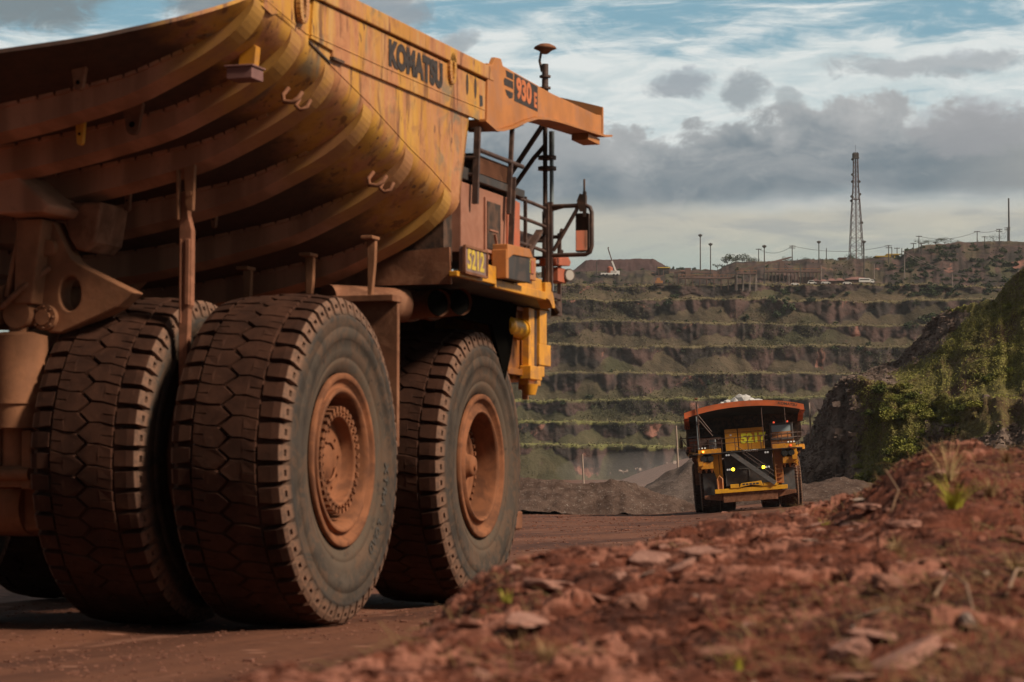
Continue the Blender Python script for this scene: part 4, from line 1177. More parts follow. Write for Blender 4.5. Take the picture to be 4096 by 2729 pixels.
    ST = q.build('stair', M['stairgrey'], T)
    q = MB(); q.tube([(9.3, -.75, 4.55), (9.3, .9, 3.25), (9.3, 1.75, 2.55)], .022); q.tube([(9.3, -.4, 4.05), (9.3, 1.8, 2.2)], .018)
    for y, z in ((.1, 3.9), (.9, 3.25), (1.6, 2.65)): q.tube([(9.3, y, z), (9.3, y - .35, z - .42)], .018)
    q.build('stair_rail', M['rail'], ST)
    q = MB()
    for y in (1.88, 2.38): q.bar((9.0, y, 1.7), (8.8, y, 4.1), .06, .10)
    for i in range(8): q.box(8.75 + .02 * (7 - i) - .1, 9.0, 1.9, 2.36, 1.8 + i * .29, 1.84 + i * .29)
    q.box(8.7, 8.75, 1.88, 2.38, 1.7, 4.1)
    q.build('ladder', M['orange'], T)
    bp_ = MB(); bp_.box(8.75, 9.15, -2.45, 2.62, 1.28, 1.58); bp_.box(8.8, 9.2, -1.35, -.75, 1.58, 1.86); bp_.box(8.8, 9.2, .95, 1.9, 1.58, 1.82)
    bp_.prism([(-.75, 1.58), (-.6, 1.88), (.82, 1.98), (.95, 1.58), (.6, 1.66), (.1, 1.72), (-.4, 1.66)], 'x', 8.85, 9.22)
    BP = bp_.build('bumper', M['yellow_far'], T, .02)
    q = MB()
    for i in range(5): q.box(9.22, 9.226, -.5 + i * .24, -.32 + i * .24, 1.74, 1.86)
    q.build('bumper_slot', M['darkpanel'], BP)
    q = MB(); q.box(8.4, 9.0, -1.9, 1.9, .62, 1.28); q.prism([(-1.9, 1.25), (-3.2, 1.2), (-3.2, .95), (-1.9, .75)], 'x', 8.5, 8.8); q.prism([(1.9, 1.25), (3.2, 1.2), (3.2, .95), (1.9, .75)], 'x', 8.5, 8.8)
    q.build('front_axle_guard', M['rust'], T, .02)
    q = MB()
    for y in (-2.05, ): q.tube([(8.9, y - .16, 1.6), (8.9, y - .18, 2.3), (8.9, y, 2.5), (8.9, y + .18, 2.3), (8.9, y + .16, 1.6)], .06)
    q.box(8.7, 8.85, -2.2, -1.9, 1.5, 2.35); q.build('tow_hook', M['orange'], T)
    return T, B, CN, LIP, NB, HD


near, nB, nCN, nLIP, nNB, nHD = build_truck((-5.55, 30.10, 0), R(90 - 17.534), 'huge dusty mining dump truck in the foreground seen from its rear corner, number 5212')
far = copy_tree(near)
far['label'] = 'distant loaded mining dump truck driving towards the viewer, number 5217, headlights lit'
# lettering of the near truck
text('lettering', 'KOMATSU', .375, M['letter_dark'], nB, (1.63, -4.141, 6.415), SIDE, 1.03, .026, .002, 0, 'CENTER', 1.04)
dq = MB(); dq.prism([(5.33, 6.535), (6.37, 6.535), (6.37, 6.872), (5.33, 6.895)], 'y', -4.164, -4.168)
DC = dq.build('number_decal', M['letter_dark'], nCN)
text('lettering', '930', .36, M['letter_orange'], DC, (5.745, -4.170, 6.71), SIDE, 1.22, .016, .002)
text('lettering', 'E', .26, M['letter_orange'], DC, (6.255, -4.170, 6.665), SIDE, 1.0, .012, .002)
dq = MB()
for poly in ([(5.0, 6.80), (5.28, 6.80), (5.28, 6.88), (4.97, 6.88)], [(4.90, 6.68), (5.28, 6.68), (5.28, 6.775), (4.93, 6.775), (4.88, 6.74)], [(4.94, 6.63), (5.28, 6.63), (5.26, 6.56), (5.12, 6.535), (5.0, 6.57)]):
    dq.prism(poly, 'y', -4.164, -4.168)
dq.build('stripe_emblem', M['letter_dark'], nCN)
dq = MB()
for poly in ([(3.98, 6.42), (4.10, 6.42), (4.12, 6.30), (4.0, 6.27)], [(4.22, 6.45), (4.27, 6.46), (4.27, 6.33), (4.22, 6.32)], [(4.40, 6.47), (4.5, 6.47), (4.5, 6.34), (4.4, 6.34)]):
    dq.prism(poly, 'y', -4.134, -4.138)
dq.build('worn_sticker', M['darkpanel'], nB)
text('lettering', '5212', .33, M['letter_yellow_dirty'], nNB, (3.675, -4.193, 4.30), SIDE, 1.0, .010, .002, 0, 'CENTER', 1.0)


# raised lettering on the outer rear tyre of the near truck
for w_ in [c for c in near.children if c.name.split('.')[0] == 'wheel']:
    if abs(w_.location.y + 3.25) < .01 and abs(w_.location.x) < .01:
        ty = [c for c in w_.children if c.name.startswith('tyre')][0]; a0 = w_.rotation_euler.y
        for i, ch_ in enumerate('XTRA LOAD'):
            if ch_ == ' ': continue
            a = R(-4 - 6.1 * i) + a0                       # angle in the wheel plane
            text('lettering', ch_, .15, M['tyre_letter'], ty, (1.235 * math.cos(a), -.676, 1.235 * math.sin(a)), Euler((R(90), 0, 0)).to_matrix().to_4x4().to_euler() if False else (Matrix.Rotation(-(a - R(90)), 3, 'Y') @ Euler((R(90), 0, 0)).to_matrix()).to_euler(), 1.1, .004, .006)

# ---- the far truck
def kids(o, n): return [c for c in o.children_recursive if c.name.split('.')[0] == n]


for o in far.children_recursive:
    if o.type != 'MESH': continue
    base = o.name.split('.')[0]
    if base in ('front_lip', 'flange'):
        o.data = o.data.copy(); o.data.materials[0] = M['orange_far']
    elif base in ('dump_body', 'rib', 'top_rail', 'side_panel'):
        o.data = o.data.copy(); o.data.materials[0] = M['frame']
fHD = kids(far, 'control_cabinet')[0]; fCN = kids(far, 'canopy')[0]
text('lettering', '5217', .86, M['letter_yellow'], fHD, (8.52, .50, 4.98), FRONT, 1.0, .045, .004)
text('lettering', 'KOMATSU', .25, M['darkpanel'], fCN, (9.646, 3.05, 7.14), (R(90), R(11), R(90)), 1.15, .004, .002)
# ================================================================== FAR TRUCK PLACEMENT
ROLL = R(4.3)
hd_ = Vector((-math.sin(R(4)), -math.cos(R(4)), 0))
far.rotation_mode = 'QUATERNION'
far.rotation_quaternion = (Matrix.Rotation(ROLL, 3, hd_) @ Matrix.Rotation(R(-94), 3, 'Z')).to_quaternion()
FARC = Vector((17.35, 193.2))
far.location = (FARC.x, FARC.y, .30)
# pale rocks heaped in the far truck: each boulder that shows above the canopy is its own object
for i, (dx, dz, s) in enumerate(((-.15, .10, .62), (.35, .02, .42), (-.75, -.08, .5), (-1.25, -.2, .45), (.85, -.1, .45), (1.35, -.2, .38), (-.45, .12, .35), (.05, .3, .36), (-1.75, -.33, .42), (1.75, -.3, .35))):
    bm = bmesh.new(); bmesh.ops.create_icosphere(bm, subdivisions=2, radius=s)
    for v in bm.verts:
        n = float(fbm([v.co.x * 2 / s + i * 7], [v.co.y * 2 / s], [v.co.z * 2 / s], 3, i)[0]); v.co *= 1 + .38 * n
    me = bpy.data.meshes.new('boulder'); bm.to_mesh(me); bm.free(); me.materials.append(M['ore'])
    o = bpy.data.objects.new('boulder', me); COL.objects.link(o)
    o.location = Vector((FARC.x - .1, FARC.y - 2.6, 0)) + Vector((dx - .35, 0, 7.95 + dz)); o.rotation_euler = (i, i * 2.1, i * .7)
    tag(o, 'pale grey boulder heaped on top of the distant loaded dump truck', 'rock', 'boulders in the far truck load')
pile = MB()
vs = []
for i in range(12):
    for j in range(25):
        a, r = 2 * math.pi * j / 24, i / 11
        vs.append((FARC.x + 3.2 * r * math.cos(a), FARC.y - .4 + 2.7 * r * math.sin(a), 7.70 - 1.9 * r * r + float(fbm([i * .6], [j * .7], None, 3, 5)[0]) * .35))
pile.add(vs, [(i * 25 + j, i * 25 + j + 1, (i + 1) * 25 + j + 1, (i + 1) * 25 + j) for i in range(11) for j in range(24)])
tag(pile.build('ore_load', M['ore']), 'load of broken pale rock filling the distant dump truck', 'ore load', kind='stuff')


# ================================================================== TERRAIN
def ground_z(X, Y):
    X, Y = np.asarray(X, float), np.asarray(Y, float)
    w = sstep(95, 175, Y)
    z = w * (.30 + .075 * np.clip(X - 17.2, -6.3, 6.0)) * (1 - sstep(230, 330, Y))
    z = z + 7.0 * sstep(330, 1150, Y)
    z = z + .035 * fbm(X * .35, Y * .2, None, 4, 3) * (1 - sstep(150, 260, Y)) + .022 * fbm(X * 2.1, Y * 1.0, None, 4, 9)
    # shallow wheel ruts beside and ahead of the truck
    a = R(17.5); v = X * math.cos(a) - (Y - 30) * math.sin(a)
    for c in (-8.9, -2.8, 1.0, 7.0):
        z = z - .05 * np.exp(-((v - c) / .55) ** 2) * (1 - sstep(110, 170, Y))
    return z


BT = ([3, 9, 14, 16, 18, 24, 28, 40], [.72, .81, .97, 1.07, 1.12, 1.16, 1.18, 1.18])
BX = ([3, 9, 14, 18, 24, 28, 34], [-1.15, -.62, -.10, .62, 1.80, 3.0, 5.0])


def berm_z(X, Y, rough=True):
    X, Y = np.asarray(X, float), np.asarray(Y, float)
    T = np.interp(Y, *BT) + .60 * sstep(.116, .165, X / Y) * sstep(12, 22, Y) + .10 * sstep(4, 8, X)
    Xe = np.interp(Y, *BX)
    Xe = Xe + .22 * fbm(Y * .45, X * 0 + 2, None, 3, 31)
    d = X - Xe                                            # inside the crest when positive
    f = sstep(-1.75, .32, d)
    z = T * f * (1 - sstep(31, 38, Y)) * (1 - sstep(9, 14, X))
    if rough:
        on = sstep(.03, .35, z)
        ca, sa = math.cos(R(-25)), math.sin(R(-25))
        u, v = X * ca - Y * sa, X * sa + Y * ca
        c1, e1 = cellval(u * 1.3 + .5 * fbm(X * 2, Y * 2, None, 2, 4), v * 2.8 + .4 * fbm(X * 3, Y * 3, None, 2, 8), 5)
        c2, e2 = cellval(u * 3.4 + 3 + .5 * fbm(X * 5, Y * 5, None, 2, 14), v * 7.5, 15)
        c3, e3 = cellval(u * 11, v * 15, 25)
        soft = sstep(-.25, .25, fbm(X * .7, Y * .55, None, 3, 19))
        rr = .19 * fbm(X * .95, Y * .6, None, 5, 12) + .10 * (c1 - .5) * sstep(0, .16, e1) + (.075 * (c2 - .4) * sstep(0, .2, e2) + .030 * (c3 - .4) * sstep(0, .3, e3)) * (.6 + .4 * soft) + .03 * fbm(X * 4, Y * 7, None, 4, 44)
        if rough == 'ledge': return np.clip((.55 * c2 + .35 * c1 + .1 * c3) * (.55 + .45 * soft) + .18 * (1 - soft), 0, 1)
        z = z + on * rr
    return z


def surf_z(x, y): return max(float(berm_z([x], [y])[0]), float(ground_z([x], [y])[0]))


def on_berm(px, py, y0=6.0, y1=40.0):
    Y = np.linspace(y0, y1, 1200); X = (px - 2048) / FPX * Y; Z = CAMZ + (HOR - py) / FPX * Y
    S = np.maximum(berm_z(X, Y), ground_z(X, Y)); k = np.argmax(S >= Z)
    return Vector((X[k], Y[k], S[k]))


def fan(pa, pb, n, ya, yb, m, wide):
    px = np.linspace(pa, pb, n); Y = np.geomspace(ya, yb, m)
    PX, YY = np.meshgrid(px, Y)
    return (PX - 2048) / FPX * (YY + wide), YY


X, Y = fan(-9000, 13000, 330, 1.5, 3200, 420, 14)
g = grid_mesh('ground', X, Y, ground_z(X, Y), M['road']); tag(g, kind='structure')
X, Y = fan(-200, 5000, 640, 3.0, 39.0, 700, 2.5)
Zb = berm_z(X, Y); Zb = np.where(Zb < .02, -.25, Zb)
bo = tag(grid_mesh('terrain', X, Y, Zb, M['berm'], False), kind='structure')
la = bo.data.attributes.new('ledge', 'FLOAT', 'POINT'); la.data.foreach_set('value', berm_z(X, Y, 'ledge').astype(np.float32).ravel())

# loose stones on the road
gr_ = np.random.default_rng(91); n = 15000
Yq = 14 * (200 / 14.0) ** gr_.uniform(0, 1, n); Xq = gr_.uniform(-.17, .09, n) * (Yq + 6)
keep = (fbm(Xq * .4, Yq * .12, None, 3, 61) > -.12); Xq, Yq = Xq[keep], Yq[keep]; n = len(Xq)
Zq = ground_z(Xq, Yq); sz = gr_.uniform(.005, .018, n) * (1 + (gr_.uniform(0, 1, n) > .97) * 1.6) * (.6 + Yq / 45)
B8 = np.array([(x, y, z) for x in (-1, 1) for y in (-1, 1) for z in (-.6, .6)], float)
V = Xq[:, None, None] * np.array([1, 0, 0]) + Yq[:, None, None] * np.array([0, 1, 0]) + Zq[:, None, None] * np.array([0, 0, 1]) + B8[None] * sz[:, None, None] * gr_.uniform(.5, 1.2, (n, 8, 3))
Fq = np.array([(0, 1, 3, 2), (4, 6, 7, 5), (0, 4, 5, 1), (2, 3, 7, 6), (0, 2, 6, 4), (1, 5, 7, 3)])
tag(raw_mesh('gravel', V.reshape(-1, 3), (np.arange(n)[:, None, None] * 8 + Fq[None]).reshape(-1, 4), M['stone_red']), 'loose small stones strewn over the red road', 'gravel', kind='stuff')

# gravel safety ridge across the far end of the road
xs = np.linspace(-60, 15.5, 420); us = np.linspace(-4.2, 5.5, 60)
XX, UU = np.meshgrid(xs, us)
cr = np.interp(XX, [-60, .5, 3.5, 6.5, 8.6, 10.2, 11.8, 13.2, 14.6, 15.5], [2.3, 2.45, 2.4, 2.15, 2.45, 1.95, 1.35, .8, .35, .05]) + .22 * fbm(XX * .55, XX * 0, None, 3, 8)
zz = cr - np.abs(UU + .4 * fbm(XX * .3, UU * .3, None, 3, 6)) * .62 + .16 * fbm(XX * 1.3, UU * 1.3, None, 4, 2) + .10 * fbm(XX * 4, UU * 4, None, 2, 3)
yy = 206 + UU + .02 * XX
tag(grid_mesh('gravel_bank', XX, yy, np.maximum(zz + .1, -.6), M['gravel']), kind='structure')


def mound(name, cx, cy, h, rx, ry, mat, seed, n=70, p=1.15):
    r = np.linspace(0, 1.2, n); a = np.linspace(0, 2 * math.pi, n)
    RR, AA = np.meshgrid(r, a); xx = cx + rx * RR * np.cos(AA); yy = cy + ry * RR * np.sin(AA)
    z = h * (1 - np.clip(RR, 0, 1.3) ** p) + h * .10 * fbm(xx * .5, yy * .5, None, 4, seed) + .12 * fbm(xx * 2, yy * 2, None, 3, seed + 1)
    z = z + ground_z(cx, cy)
    return tag(grid_mesh(name, xx, yy, z, mat), kind='structure')


mound('spoil_mound', 18.6, 238, 5.2, 9.5, 8, M['greyspoil'], 3)
mound('spoil_mound', 28, 226, 2.0, 11, 6, M['gravel'], 5)
mound('spoil_mound', 8.0, 226, 1.2, 9, 5, M['gravel'], 6)

# reddish ramp in the pit with broken rock along its edge
xs = np.linspace(2, 70, 150); ys = np.linspace(330, 640, 90); XX, YY = np.meshgrid(xs, ys)
zr = 1.0 + 8.5 * sstep(12, 46, XX) * sstep(330, 560, YY) + .5 * fbm(XX * .1, YY * .06, None, 4, 7)
tag(grid_mesh('ramp', XX, YY, zr + 1.0 * sstep(330, 420, YY) - .6, M['rampdirt']), kind='structure')

# terraced pit wall
YK = np.array([1925, 1788, 1686, 1597, 1495, 1388, 1293, 1206, 1142.])
DK_ = np.array([1150, 1176, 1202, 1228, 1254, 1280, 1306, 1332, 1356.])
px = np.arange(1100, 4700, 5.0)
SKY = ([-500, 2280, 2690, 2870, 2950, 3050, 3190, 3400, 3500, 3606, 3630, 3700, 3830, 4005, 4096, 4700], [1085, 1098, 1090, 1088, 1056, 1056, 1049, 1046, 1044, 1042, 1014, 990, 981, 969, 974, 960])
wx, wy, wz, wrow, wlip = [], [], [], [], []
zero = px * 0
for k in range(8):
    sag = lambda q: 17 * fbm(px / 420.0, zero + q * 3.1, None, 3, 50) + 7 * fbm(px / 80.0, zero + q, None, 4, 51)
    y0, y1 = YK[k] + sag(k) * (k > 0), YK[k + 1] + sag(k + 1)
    off0 = 9 * fbm(px / 300.0, zero + k, None, 3, 60); off1 = 9 * fbm(px / 300.0, zero + k + 1, None, 3, 60)
    Da, Db = DK_[k] + off0, DK_[k + 1] + off1
    z0 = CAMZ + (HOR - y0) / FPX * Da; z1 = CAMZ + (HOR - y1) / FPX * (Da + 10)
    # scree fans of uneven height at the foot, broken cliff above them
    fan_h = np.clip(.36 + .62 * fbm(px / 95.0, zero + k * 5.3, None, 3, 75) + .25 * np.abs(fbm(px / 38.0, zero + k * 2.3, None, 2, 76)), .06, .93)
    lip_w = .06 + .08 * fbm(px / 45.0, zero + k * 1.7, None, 3, 77) + (.05 if k < 3 else 0)
    for t in np.linspace(0, 1, 25)[:-1]:
        f = np.minimum(t, fan_h); c = np.maximum(t - fan_h, 0)
        D = Da + 9.5 * f + 2.2 * c
        D = D + (2.3 * fbm(px / 50.0, zero + k * 9 + t * 1.6, None, 5, 70)) * (.35 + .9 * (c > 0)) - 1.5 * (t < .04)
        z = z0 + (z1 - z0) * (t + .012 * fbm(px / 14.0, zero + t * 7 + k, None, 3, 71))
        wx.append((px - 2048) / FPX * Da); wy.append(D); wz.append(z); wrow.append(k + t)
        brk = np.clip(.80 + .9 * fbm(px / 60.0, zero + k * 7.7, None, 4, 79), .25, 1.0)
        wlip.append(np.where(t > 1 - lip_w, brk, np.where(t < fan_h, .30 + .12 * fbm(px / 30.0, zero + t * 4 + k, None, 3, 78), 0.0)))
    for q in (.0, .35, .7):
        D = Da + 10 + (Db - Da - 11.0) * q
        wx.append((px - 2048) / FPX * Da); wy.append(D); wz.append(z1 + .5 * (1 - q) * (1 + fbm(px / 9.0, zero + k * 3, None, 3, 77))); wrow.append(k + 1 + q * .01); wlip.append(zero + (1.0 if q < .5 else .5))
base_top = wz[-1]
ysk = np.interp(px, *SKY) + 3 * fbm(px / 40.0, px * 0, None, 3, 80)
for t in np.linspace(0, 1, 22):
    D = 1366 + 150 * t
    zs = CAMZ + (HOR - ysk) / FPX * 1516
    e = sstep(.12, .92, t)
    z = base_top * (1 - e) + zs * e + 2.2 * fbm(px / 60.0, px * 0 + t * 4, None, 4, 81) * math.sin(math.pi * t) + .8 * fbm(px / 9.0, px * 0 + t * 9, None, 3, 83) * math.sin(math.pi * min(1, t * 1.02))
    wx.append((px - 2048) / FPX * D); wy.append(np.full_like(px, D)); wz.append(z); wrow.append(8 + t); wlip.append(zero + .12 + .30 * fbm(px / 40.0, zero + t * 6, None, 4, 85))
for D, dz in ((1560, -.6), (1800, -2.0), (2400, -6)):
    wx.append((px - 2048) / FPX * D); wy.append(np.full_like(px, D)); wz.append(zs + dz - (D > 2000) * 6); wrow.append(9.2); wlip.append(zero + .4)
WX, WY, WZ = np.array(wx), np.array(wy), np.array(wz)
wo = tag(grid_mesh('hillside', WX, WY, WZ, M['pitwall']), kind='structure')
la = wo.data.attributes.new('lip', 'FLOAT', 'POINT'); la.data.foreach_set('value', np.array(wlip).astype(np.float32).ravel())
la = wo.data.attributes.new('tier', 'FLOAT', 'POINT'); la.data.foreach_set('value', np.broadcast_to(np.array(wrow)[:, None], WX.shape).astype(np.float32).ravel())


def wall_pt(pxv, pyv):
    """point of the pit wall seen at a photo pixel"""
    j = int(np.clip(np.argmin(np.abs((WX[28] / WY[28]) * FPX + 2048 - pxv)), 0, len(px) - 1))
    rowy = HOR - (WZ[:-3, j] - CAMZ) / WY[:-3, j] * FPX
    i = int(np.argmin(np.abs(rowy - pyv)))
    return Vector(((pxv - 2048) / FPX * WY[i, j], WY[i, j], WZ[i, j]))


# near quarry hill on the right
LC = ([3100, 3180, 3250, 3290, 3330, 3370, 3455, 3570, 3660, 3830, 4096, 4700], [1960, 1890, 1745, 1640, 1560, 1515, 1508, 1545, 1575, 1592, 1590, 1600])
UC = ([3100, 3370, 3455, 3550, 3600, 3660, 3725, 3770, 3880, 3990, 4040, 4096, 4300, 4700], [1960, 1512, 1500, 1455, 1440, 1375, 1290, 1245, 1218, 1195, 1120, 1070, 900, 700])
hp = np.arange(3080, 4720, 4.0)
hb = np.interp(hp, [3080, 3300, 4096, 4700], [236, 230, 206, 196]) + 2.5 * fbm(hp / 90.0, hp * 0, None, 3, 91)
Lp, Up = np.interp(hp, *LC), np.interp(hp, *UC)
Lp = Lp + 7 * fbm(hp / 26.0, hp * 0, None, 3, 92); Up = np.minimum(Up + 6 * fbm(hp / 22.0, hp * 0, None, 3, 93), Lp + 4)
Yl, Yu0 = hb + 13.5, hb + 27.0
zl = CAMZ + (HOR - Lp) / FPX * Yl
rows = []
zg = ground_z((hp - 2048) / FPX * hb, hb)
rows.append((hb - 5, zg - 1.5, hp * 0, 0))
for t in np.linspace(0, 1, 30):
    rows.append((hb + 13.5 * t ** .9, zg + (zl - zg) * t, hp * 0 + t, 1))
Ub = CAMZ + (HOR - Up) / FPX * (hb + 27 + 24); hgt = np.clip(Ub - zl, .0, 99)
for t in (.3, .65, 1.0): rows.append((Yl + 13 * t, zl + .35 * t - .2 * math.sin(3 * t), hp * 0 + t, 2))
for t in np.linspace(.03, 1, 34): rows.append((Yu0 + 24 * t ** .95, zl + .35 + (hgt - .35) * (t ** 1.04), hp * 0 + t, 3))
for t in (.3, 1.0, 3.0): rows.append((Yu0 + 24 + 14 * t, zl + hgt - 1.2 * t, hp * 0 + 1, 4))
HX, HY, HZ, HT, HK = [], [], [], [], []
for Yr, zr_, tr, kk in rows:
    HX.append((hp - 2048) / FPX * (Yr * .0 + hb + 20)); HY.append(Yr); HZ.append(zr_); HT.append(tr); HK.append(np.full_like(hp, kk))
HX, HY, HZ, HT, HK = map(np.array, (HX, HY, HZ, HT, HK))
# keep each column on its line of sight before roughening
HX = (hp[None] - 2048) / FPX * HY
gull = fbm(HX * .14, HZ * .26, HY * .12, 4, 95)
rough = sstep(0, .08, HT) * np.where(HK == 0, 0, 1)
HY2 = HY + rough * (1.2 * gull + .8 * fbm(HX * .7, HZ * .7, HY * .4, 3, 96)); HZ2 = HZ + rough * (.35 * fbm(HX * .5, HY * .5, HZ * .5, 4, 97) + .15 * fbm(HX * 2, HY * 2, HZ * 2, 2, 98))
cv_, ce_ = cellval(HX * .55 + 2 * gull, HZ * .8, 41); HY2 = HY2 + rough * 1.1 * (cv_ - .5) * sstep(0, .15, ce_) * (HK != 2)
hill = grid_mesh('hill', HX, HY2, HZ2, M['hill']); tag(hill, kind='structure')
PX2 = np.broadcast_to(hp[None], HX.shape); PY2 = HOR - (HZ - CAMZ) / HY * FPX
xo = np.interp(-PY2, [-1500, -1450, -1375, -1290, -1245, -1218, -1195], [3455, 3560, 3660, 3725, 3770, 3880, 3990])
bare = np.where(HK <= 1, np.maximum(1 - sstep(3380, 3500, PX2 + 40 * gull), sstep(3600, 3760, PX2) * (1 - sstep(.58, .80, HT + .25 * gull)) * .95), 0)
bare = np.where(HK == 2, .85 - .5 * sstep(3700, 3900, PX2), bare)
bare = np.where(HK >= 3, 1 - sstep(95, 175, PX2 - xo + 50 * gull), bare)
bare = np.where((HK >= 3) & (PY2 < 1250), bare * .25, bare)
at_ = hill.data.attributes.new('bare', 'FLOAT', 'POINT'); at_.data.foreach_set('value', bare.astype(np.float32).ravel())


# ================================================================== VEGETATION
def quads(cent, size, up=.35, aspect=1.6):
    """random leaf-sized faces at the given centres"""
    n = len(cent); cent = np.asarray(cent, float); size = np.broadcast_to(size, (n,))
    d = rng.normal(size=(n, 3)); d[:, 2] = np.abs(d[:, 2]) + up; d /= np.linalg.norm(d, axis=1)[:, None]
    a = np.cross(d, rng.normal(size=(n, 3))); a /= np.linalg.norm(a, axis=1)[:, None]; b = np.cross(d, a)
    a = a * (size * .5 * aspect ** .5)[:, None]; b = b * (size * .5 / aspect ** .5)[:, None]
    V = np.stack([cent - a, cent - b * 1.0, cent + a, cent + b], 1).reshape(-1, 3)
    return V, np.arange(4 * n).reshape(-1, 4)


def crown_pts(n, clumps, rad, hgt, cr, seed):
    g = np.random.default_rng(seed)
    a = g.uniform(0, 2 * math.pi, clumps); r = rad * np.sqrt(g.uniform(0, 1, clumps)); h = hgt * g.uniform(.15, 1, clumps) * (1 - .45 * (r / rad) ** 2)
    c = np.stack([r * np.cos(a), r * np.sin(a), h], 1); cs = cr * g.uniform(.6, 1.25, clumps)
    k = g.integers(0, clumps, n); d = g.normal(size=(n, 3)); d /= np.linalg.norm(d, axis=1)[:, None]
    p = c[k] + d * (cs[k] * g.uniform(.45, 1, n) ** .5)[:, None] * np.array([1, 1, .75])
    p[:, 2] = np.maximum(p[:, 2], .03)
    return p


def leafy(name, mat, seed, n, clumps, rad, hgt, cr, leaf, parent=None):
    V, F = quads(crown_pts(n, clumps, rad, hgt, cr, seed), leaf * np.random.default_rng(seed).uniform(.6, 1.3, n))
    return raw_mesh(name, V, F, mat, False, parent)


def place(proto, first, loc, s, rz, label=None):
    o = proto if first else copy_tree(proto)
    o.location = loc; o.scale = s if isinstance(s, tuple) else (s, s, s); o.rotation_euler = (0, 0, rz)
    if label: o['label'] = label
    return o


# shrubs on the quarry hill: chosen where the slope is not bare rock
cand = []
gsel = np.random.default_rng(5)
dens = fbm(HX * .12, HZ * .2, HY * .1, 3, 33)
prob = (1 - bare) * np.where(HK == 0, 0, 1) * np.clip(.05 + 2.0 * dens, 0.01, 1) * np.where((HK == 1) & ((HT < .1) | (HT > .88)), .25, 1) * np.where(HK == 2, .1, 1) * np.where((HK == 3) & (HT < .12), .2, 1)
prob = prob * np.where(PX2 > 4250, .02, 1) * np.where(PX2 < 3330, .05, 1) * np.where((HK == 3) & (PX2 > 3700), .8, 1)
prob = prob * np.where((HK == 1) & (PX2 < 3860) & (PX2 > 3330), 2.6, 1) * np.where((HK == 4) & (HT > 1.5), 0, 1)
flat = (prob / prob.sum()).ravel()
pick = gsel.choice(len(flat), 80, replace=False, p=flat)
protos = []
for i in range(7):
    sh = leafy('shrub', M['leaf'], 200 + i, 900, 12, .9, 1.0, .45, .15)
    tag(sh, 'bushy green shrub growing on the near quarry hill', 'shrub', 'shrubs on the near quarry hill'); protos.append([sh, True])
for q in pick:
    i, j = divmod(int(q), HX.shape[1]); pr = protos[int(gsel.integers(0, 7))]
    s = gsel.uniform(.35, .95) * (1.2 if HK[i, j] == 1 else .85)
    place(pr[0], pr[1], (HX[i, j], HY2[i, j] - .2, HZ2[i, j] - .25), (s, s, s * gsel.uniform(.7, 1.1)), gsel.uniform(0, 6)); pr[1] = False
# low scrub and grass between them
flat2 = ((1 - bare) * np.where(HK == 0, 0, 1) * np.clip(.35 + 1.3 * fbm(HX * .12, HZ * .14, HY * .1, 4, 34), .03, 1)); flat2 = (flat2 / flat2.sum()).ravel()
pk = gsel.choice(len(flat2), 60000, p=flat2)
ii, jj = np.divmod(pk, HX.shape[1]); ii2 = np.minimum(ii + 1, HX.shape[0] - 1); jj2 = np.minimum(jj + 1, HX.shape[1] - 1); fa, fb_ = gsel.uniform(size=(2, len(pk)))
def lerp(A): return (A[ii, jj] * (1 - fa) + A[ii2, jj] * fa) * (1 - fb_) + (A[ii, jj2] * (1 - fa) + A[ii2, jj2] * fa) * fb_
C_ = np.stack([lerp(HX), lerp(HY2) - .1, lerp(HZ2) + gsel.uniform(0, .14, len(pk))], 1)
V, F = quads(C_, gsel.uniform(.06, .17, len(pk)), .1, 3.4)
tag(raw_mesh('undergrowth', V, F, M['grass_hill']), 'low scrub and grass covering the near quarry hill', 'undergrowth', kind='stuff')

# rubble lying on the bare faces of the hill
fl3 = (bare ** 2 * np.where(HK == 0, 0, 1)); fl3 = (fl3 / fl3.sum()).ravel(); pk = gsel.choice(len(fl3), 7000, p=fl3)
ii, jj = np.divmod(pk, HX.shape[1]); ii2 = np.minimum(ii + 1, HX.shape[0] - 1); jj2 = np.minimum(jj + 1, HX.shape[1] - 1); fa, fb_ = gsel.uniform(size=(2, len(pk)))
C_ = np.stack([lerp(HX), lerp(HY2), lerp(HZ2)], 1); sz = gsel.uniform(.05, .17, len(pk)) * (1 + 1.5 * (gsel.uniform(size=len(pk)) > .94))
V = C_[:, None, :] + B8[None] * sz[:, None, None] * gsel.uniform(.4, 1.3, (len(pk), 8, 3))
tag(raw_mesh('rubble', V.reshape(-1, 3), (np.arange(len(pk))[:, None, None] * 8 + Fq[None]).reshape(-1, 4), M['rubble']), 'broken rock lying on the bare faces of the near quarry hill', 'rubble', kind='stuff')

# scrub clinging to the pit wall
wr = np.broadcast_to(np.array(wrow)[:, None], WX.shape)
fr_ = wr - np.floor(wr)
den = np.clip(-.05 + 2.2 * fbm(WX * .022, WZ * .05, None, 4, 36), .0, 1)
den = den * np.where(wr > 9.0, 0, 1) * np.where(wr > 8, .9, 1)
den = (den / den.sum()).ravel()
pk = gsel.choice(len(den), 42000, p=den)
ii, jj = np.divmod(pk, WX.shape[1]); ii2 = np.minimum(ii + 1, WX.shape[0] - 4); jj2 = np.minimum(jj + 1, WX.shape[1] - 1); fa, fb_ = gsel.uniform(size=(2, len(pk)))
C_ = np.stack([lerp(WX), lerp(WY) - .5, lerp(WZ) + gsel.uniform(0, .6, len(pk))], 1)
V, F = quads(C_, gsel.uniform(.3, .85, len(pk)), .2, 2.0)
tag(raw_mesh('scrub', V, F, M['leaf_wall']), 'scrub and creepers covering the terraced pit wall', 'scrub', kind='stuff')
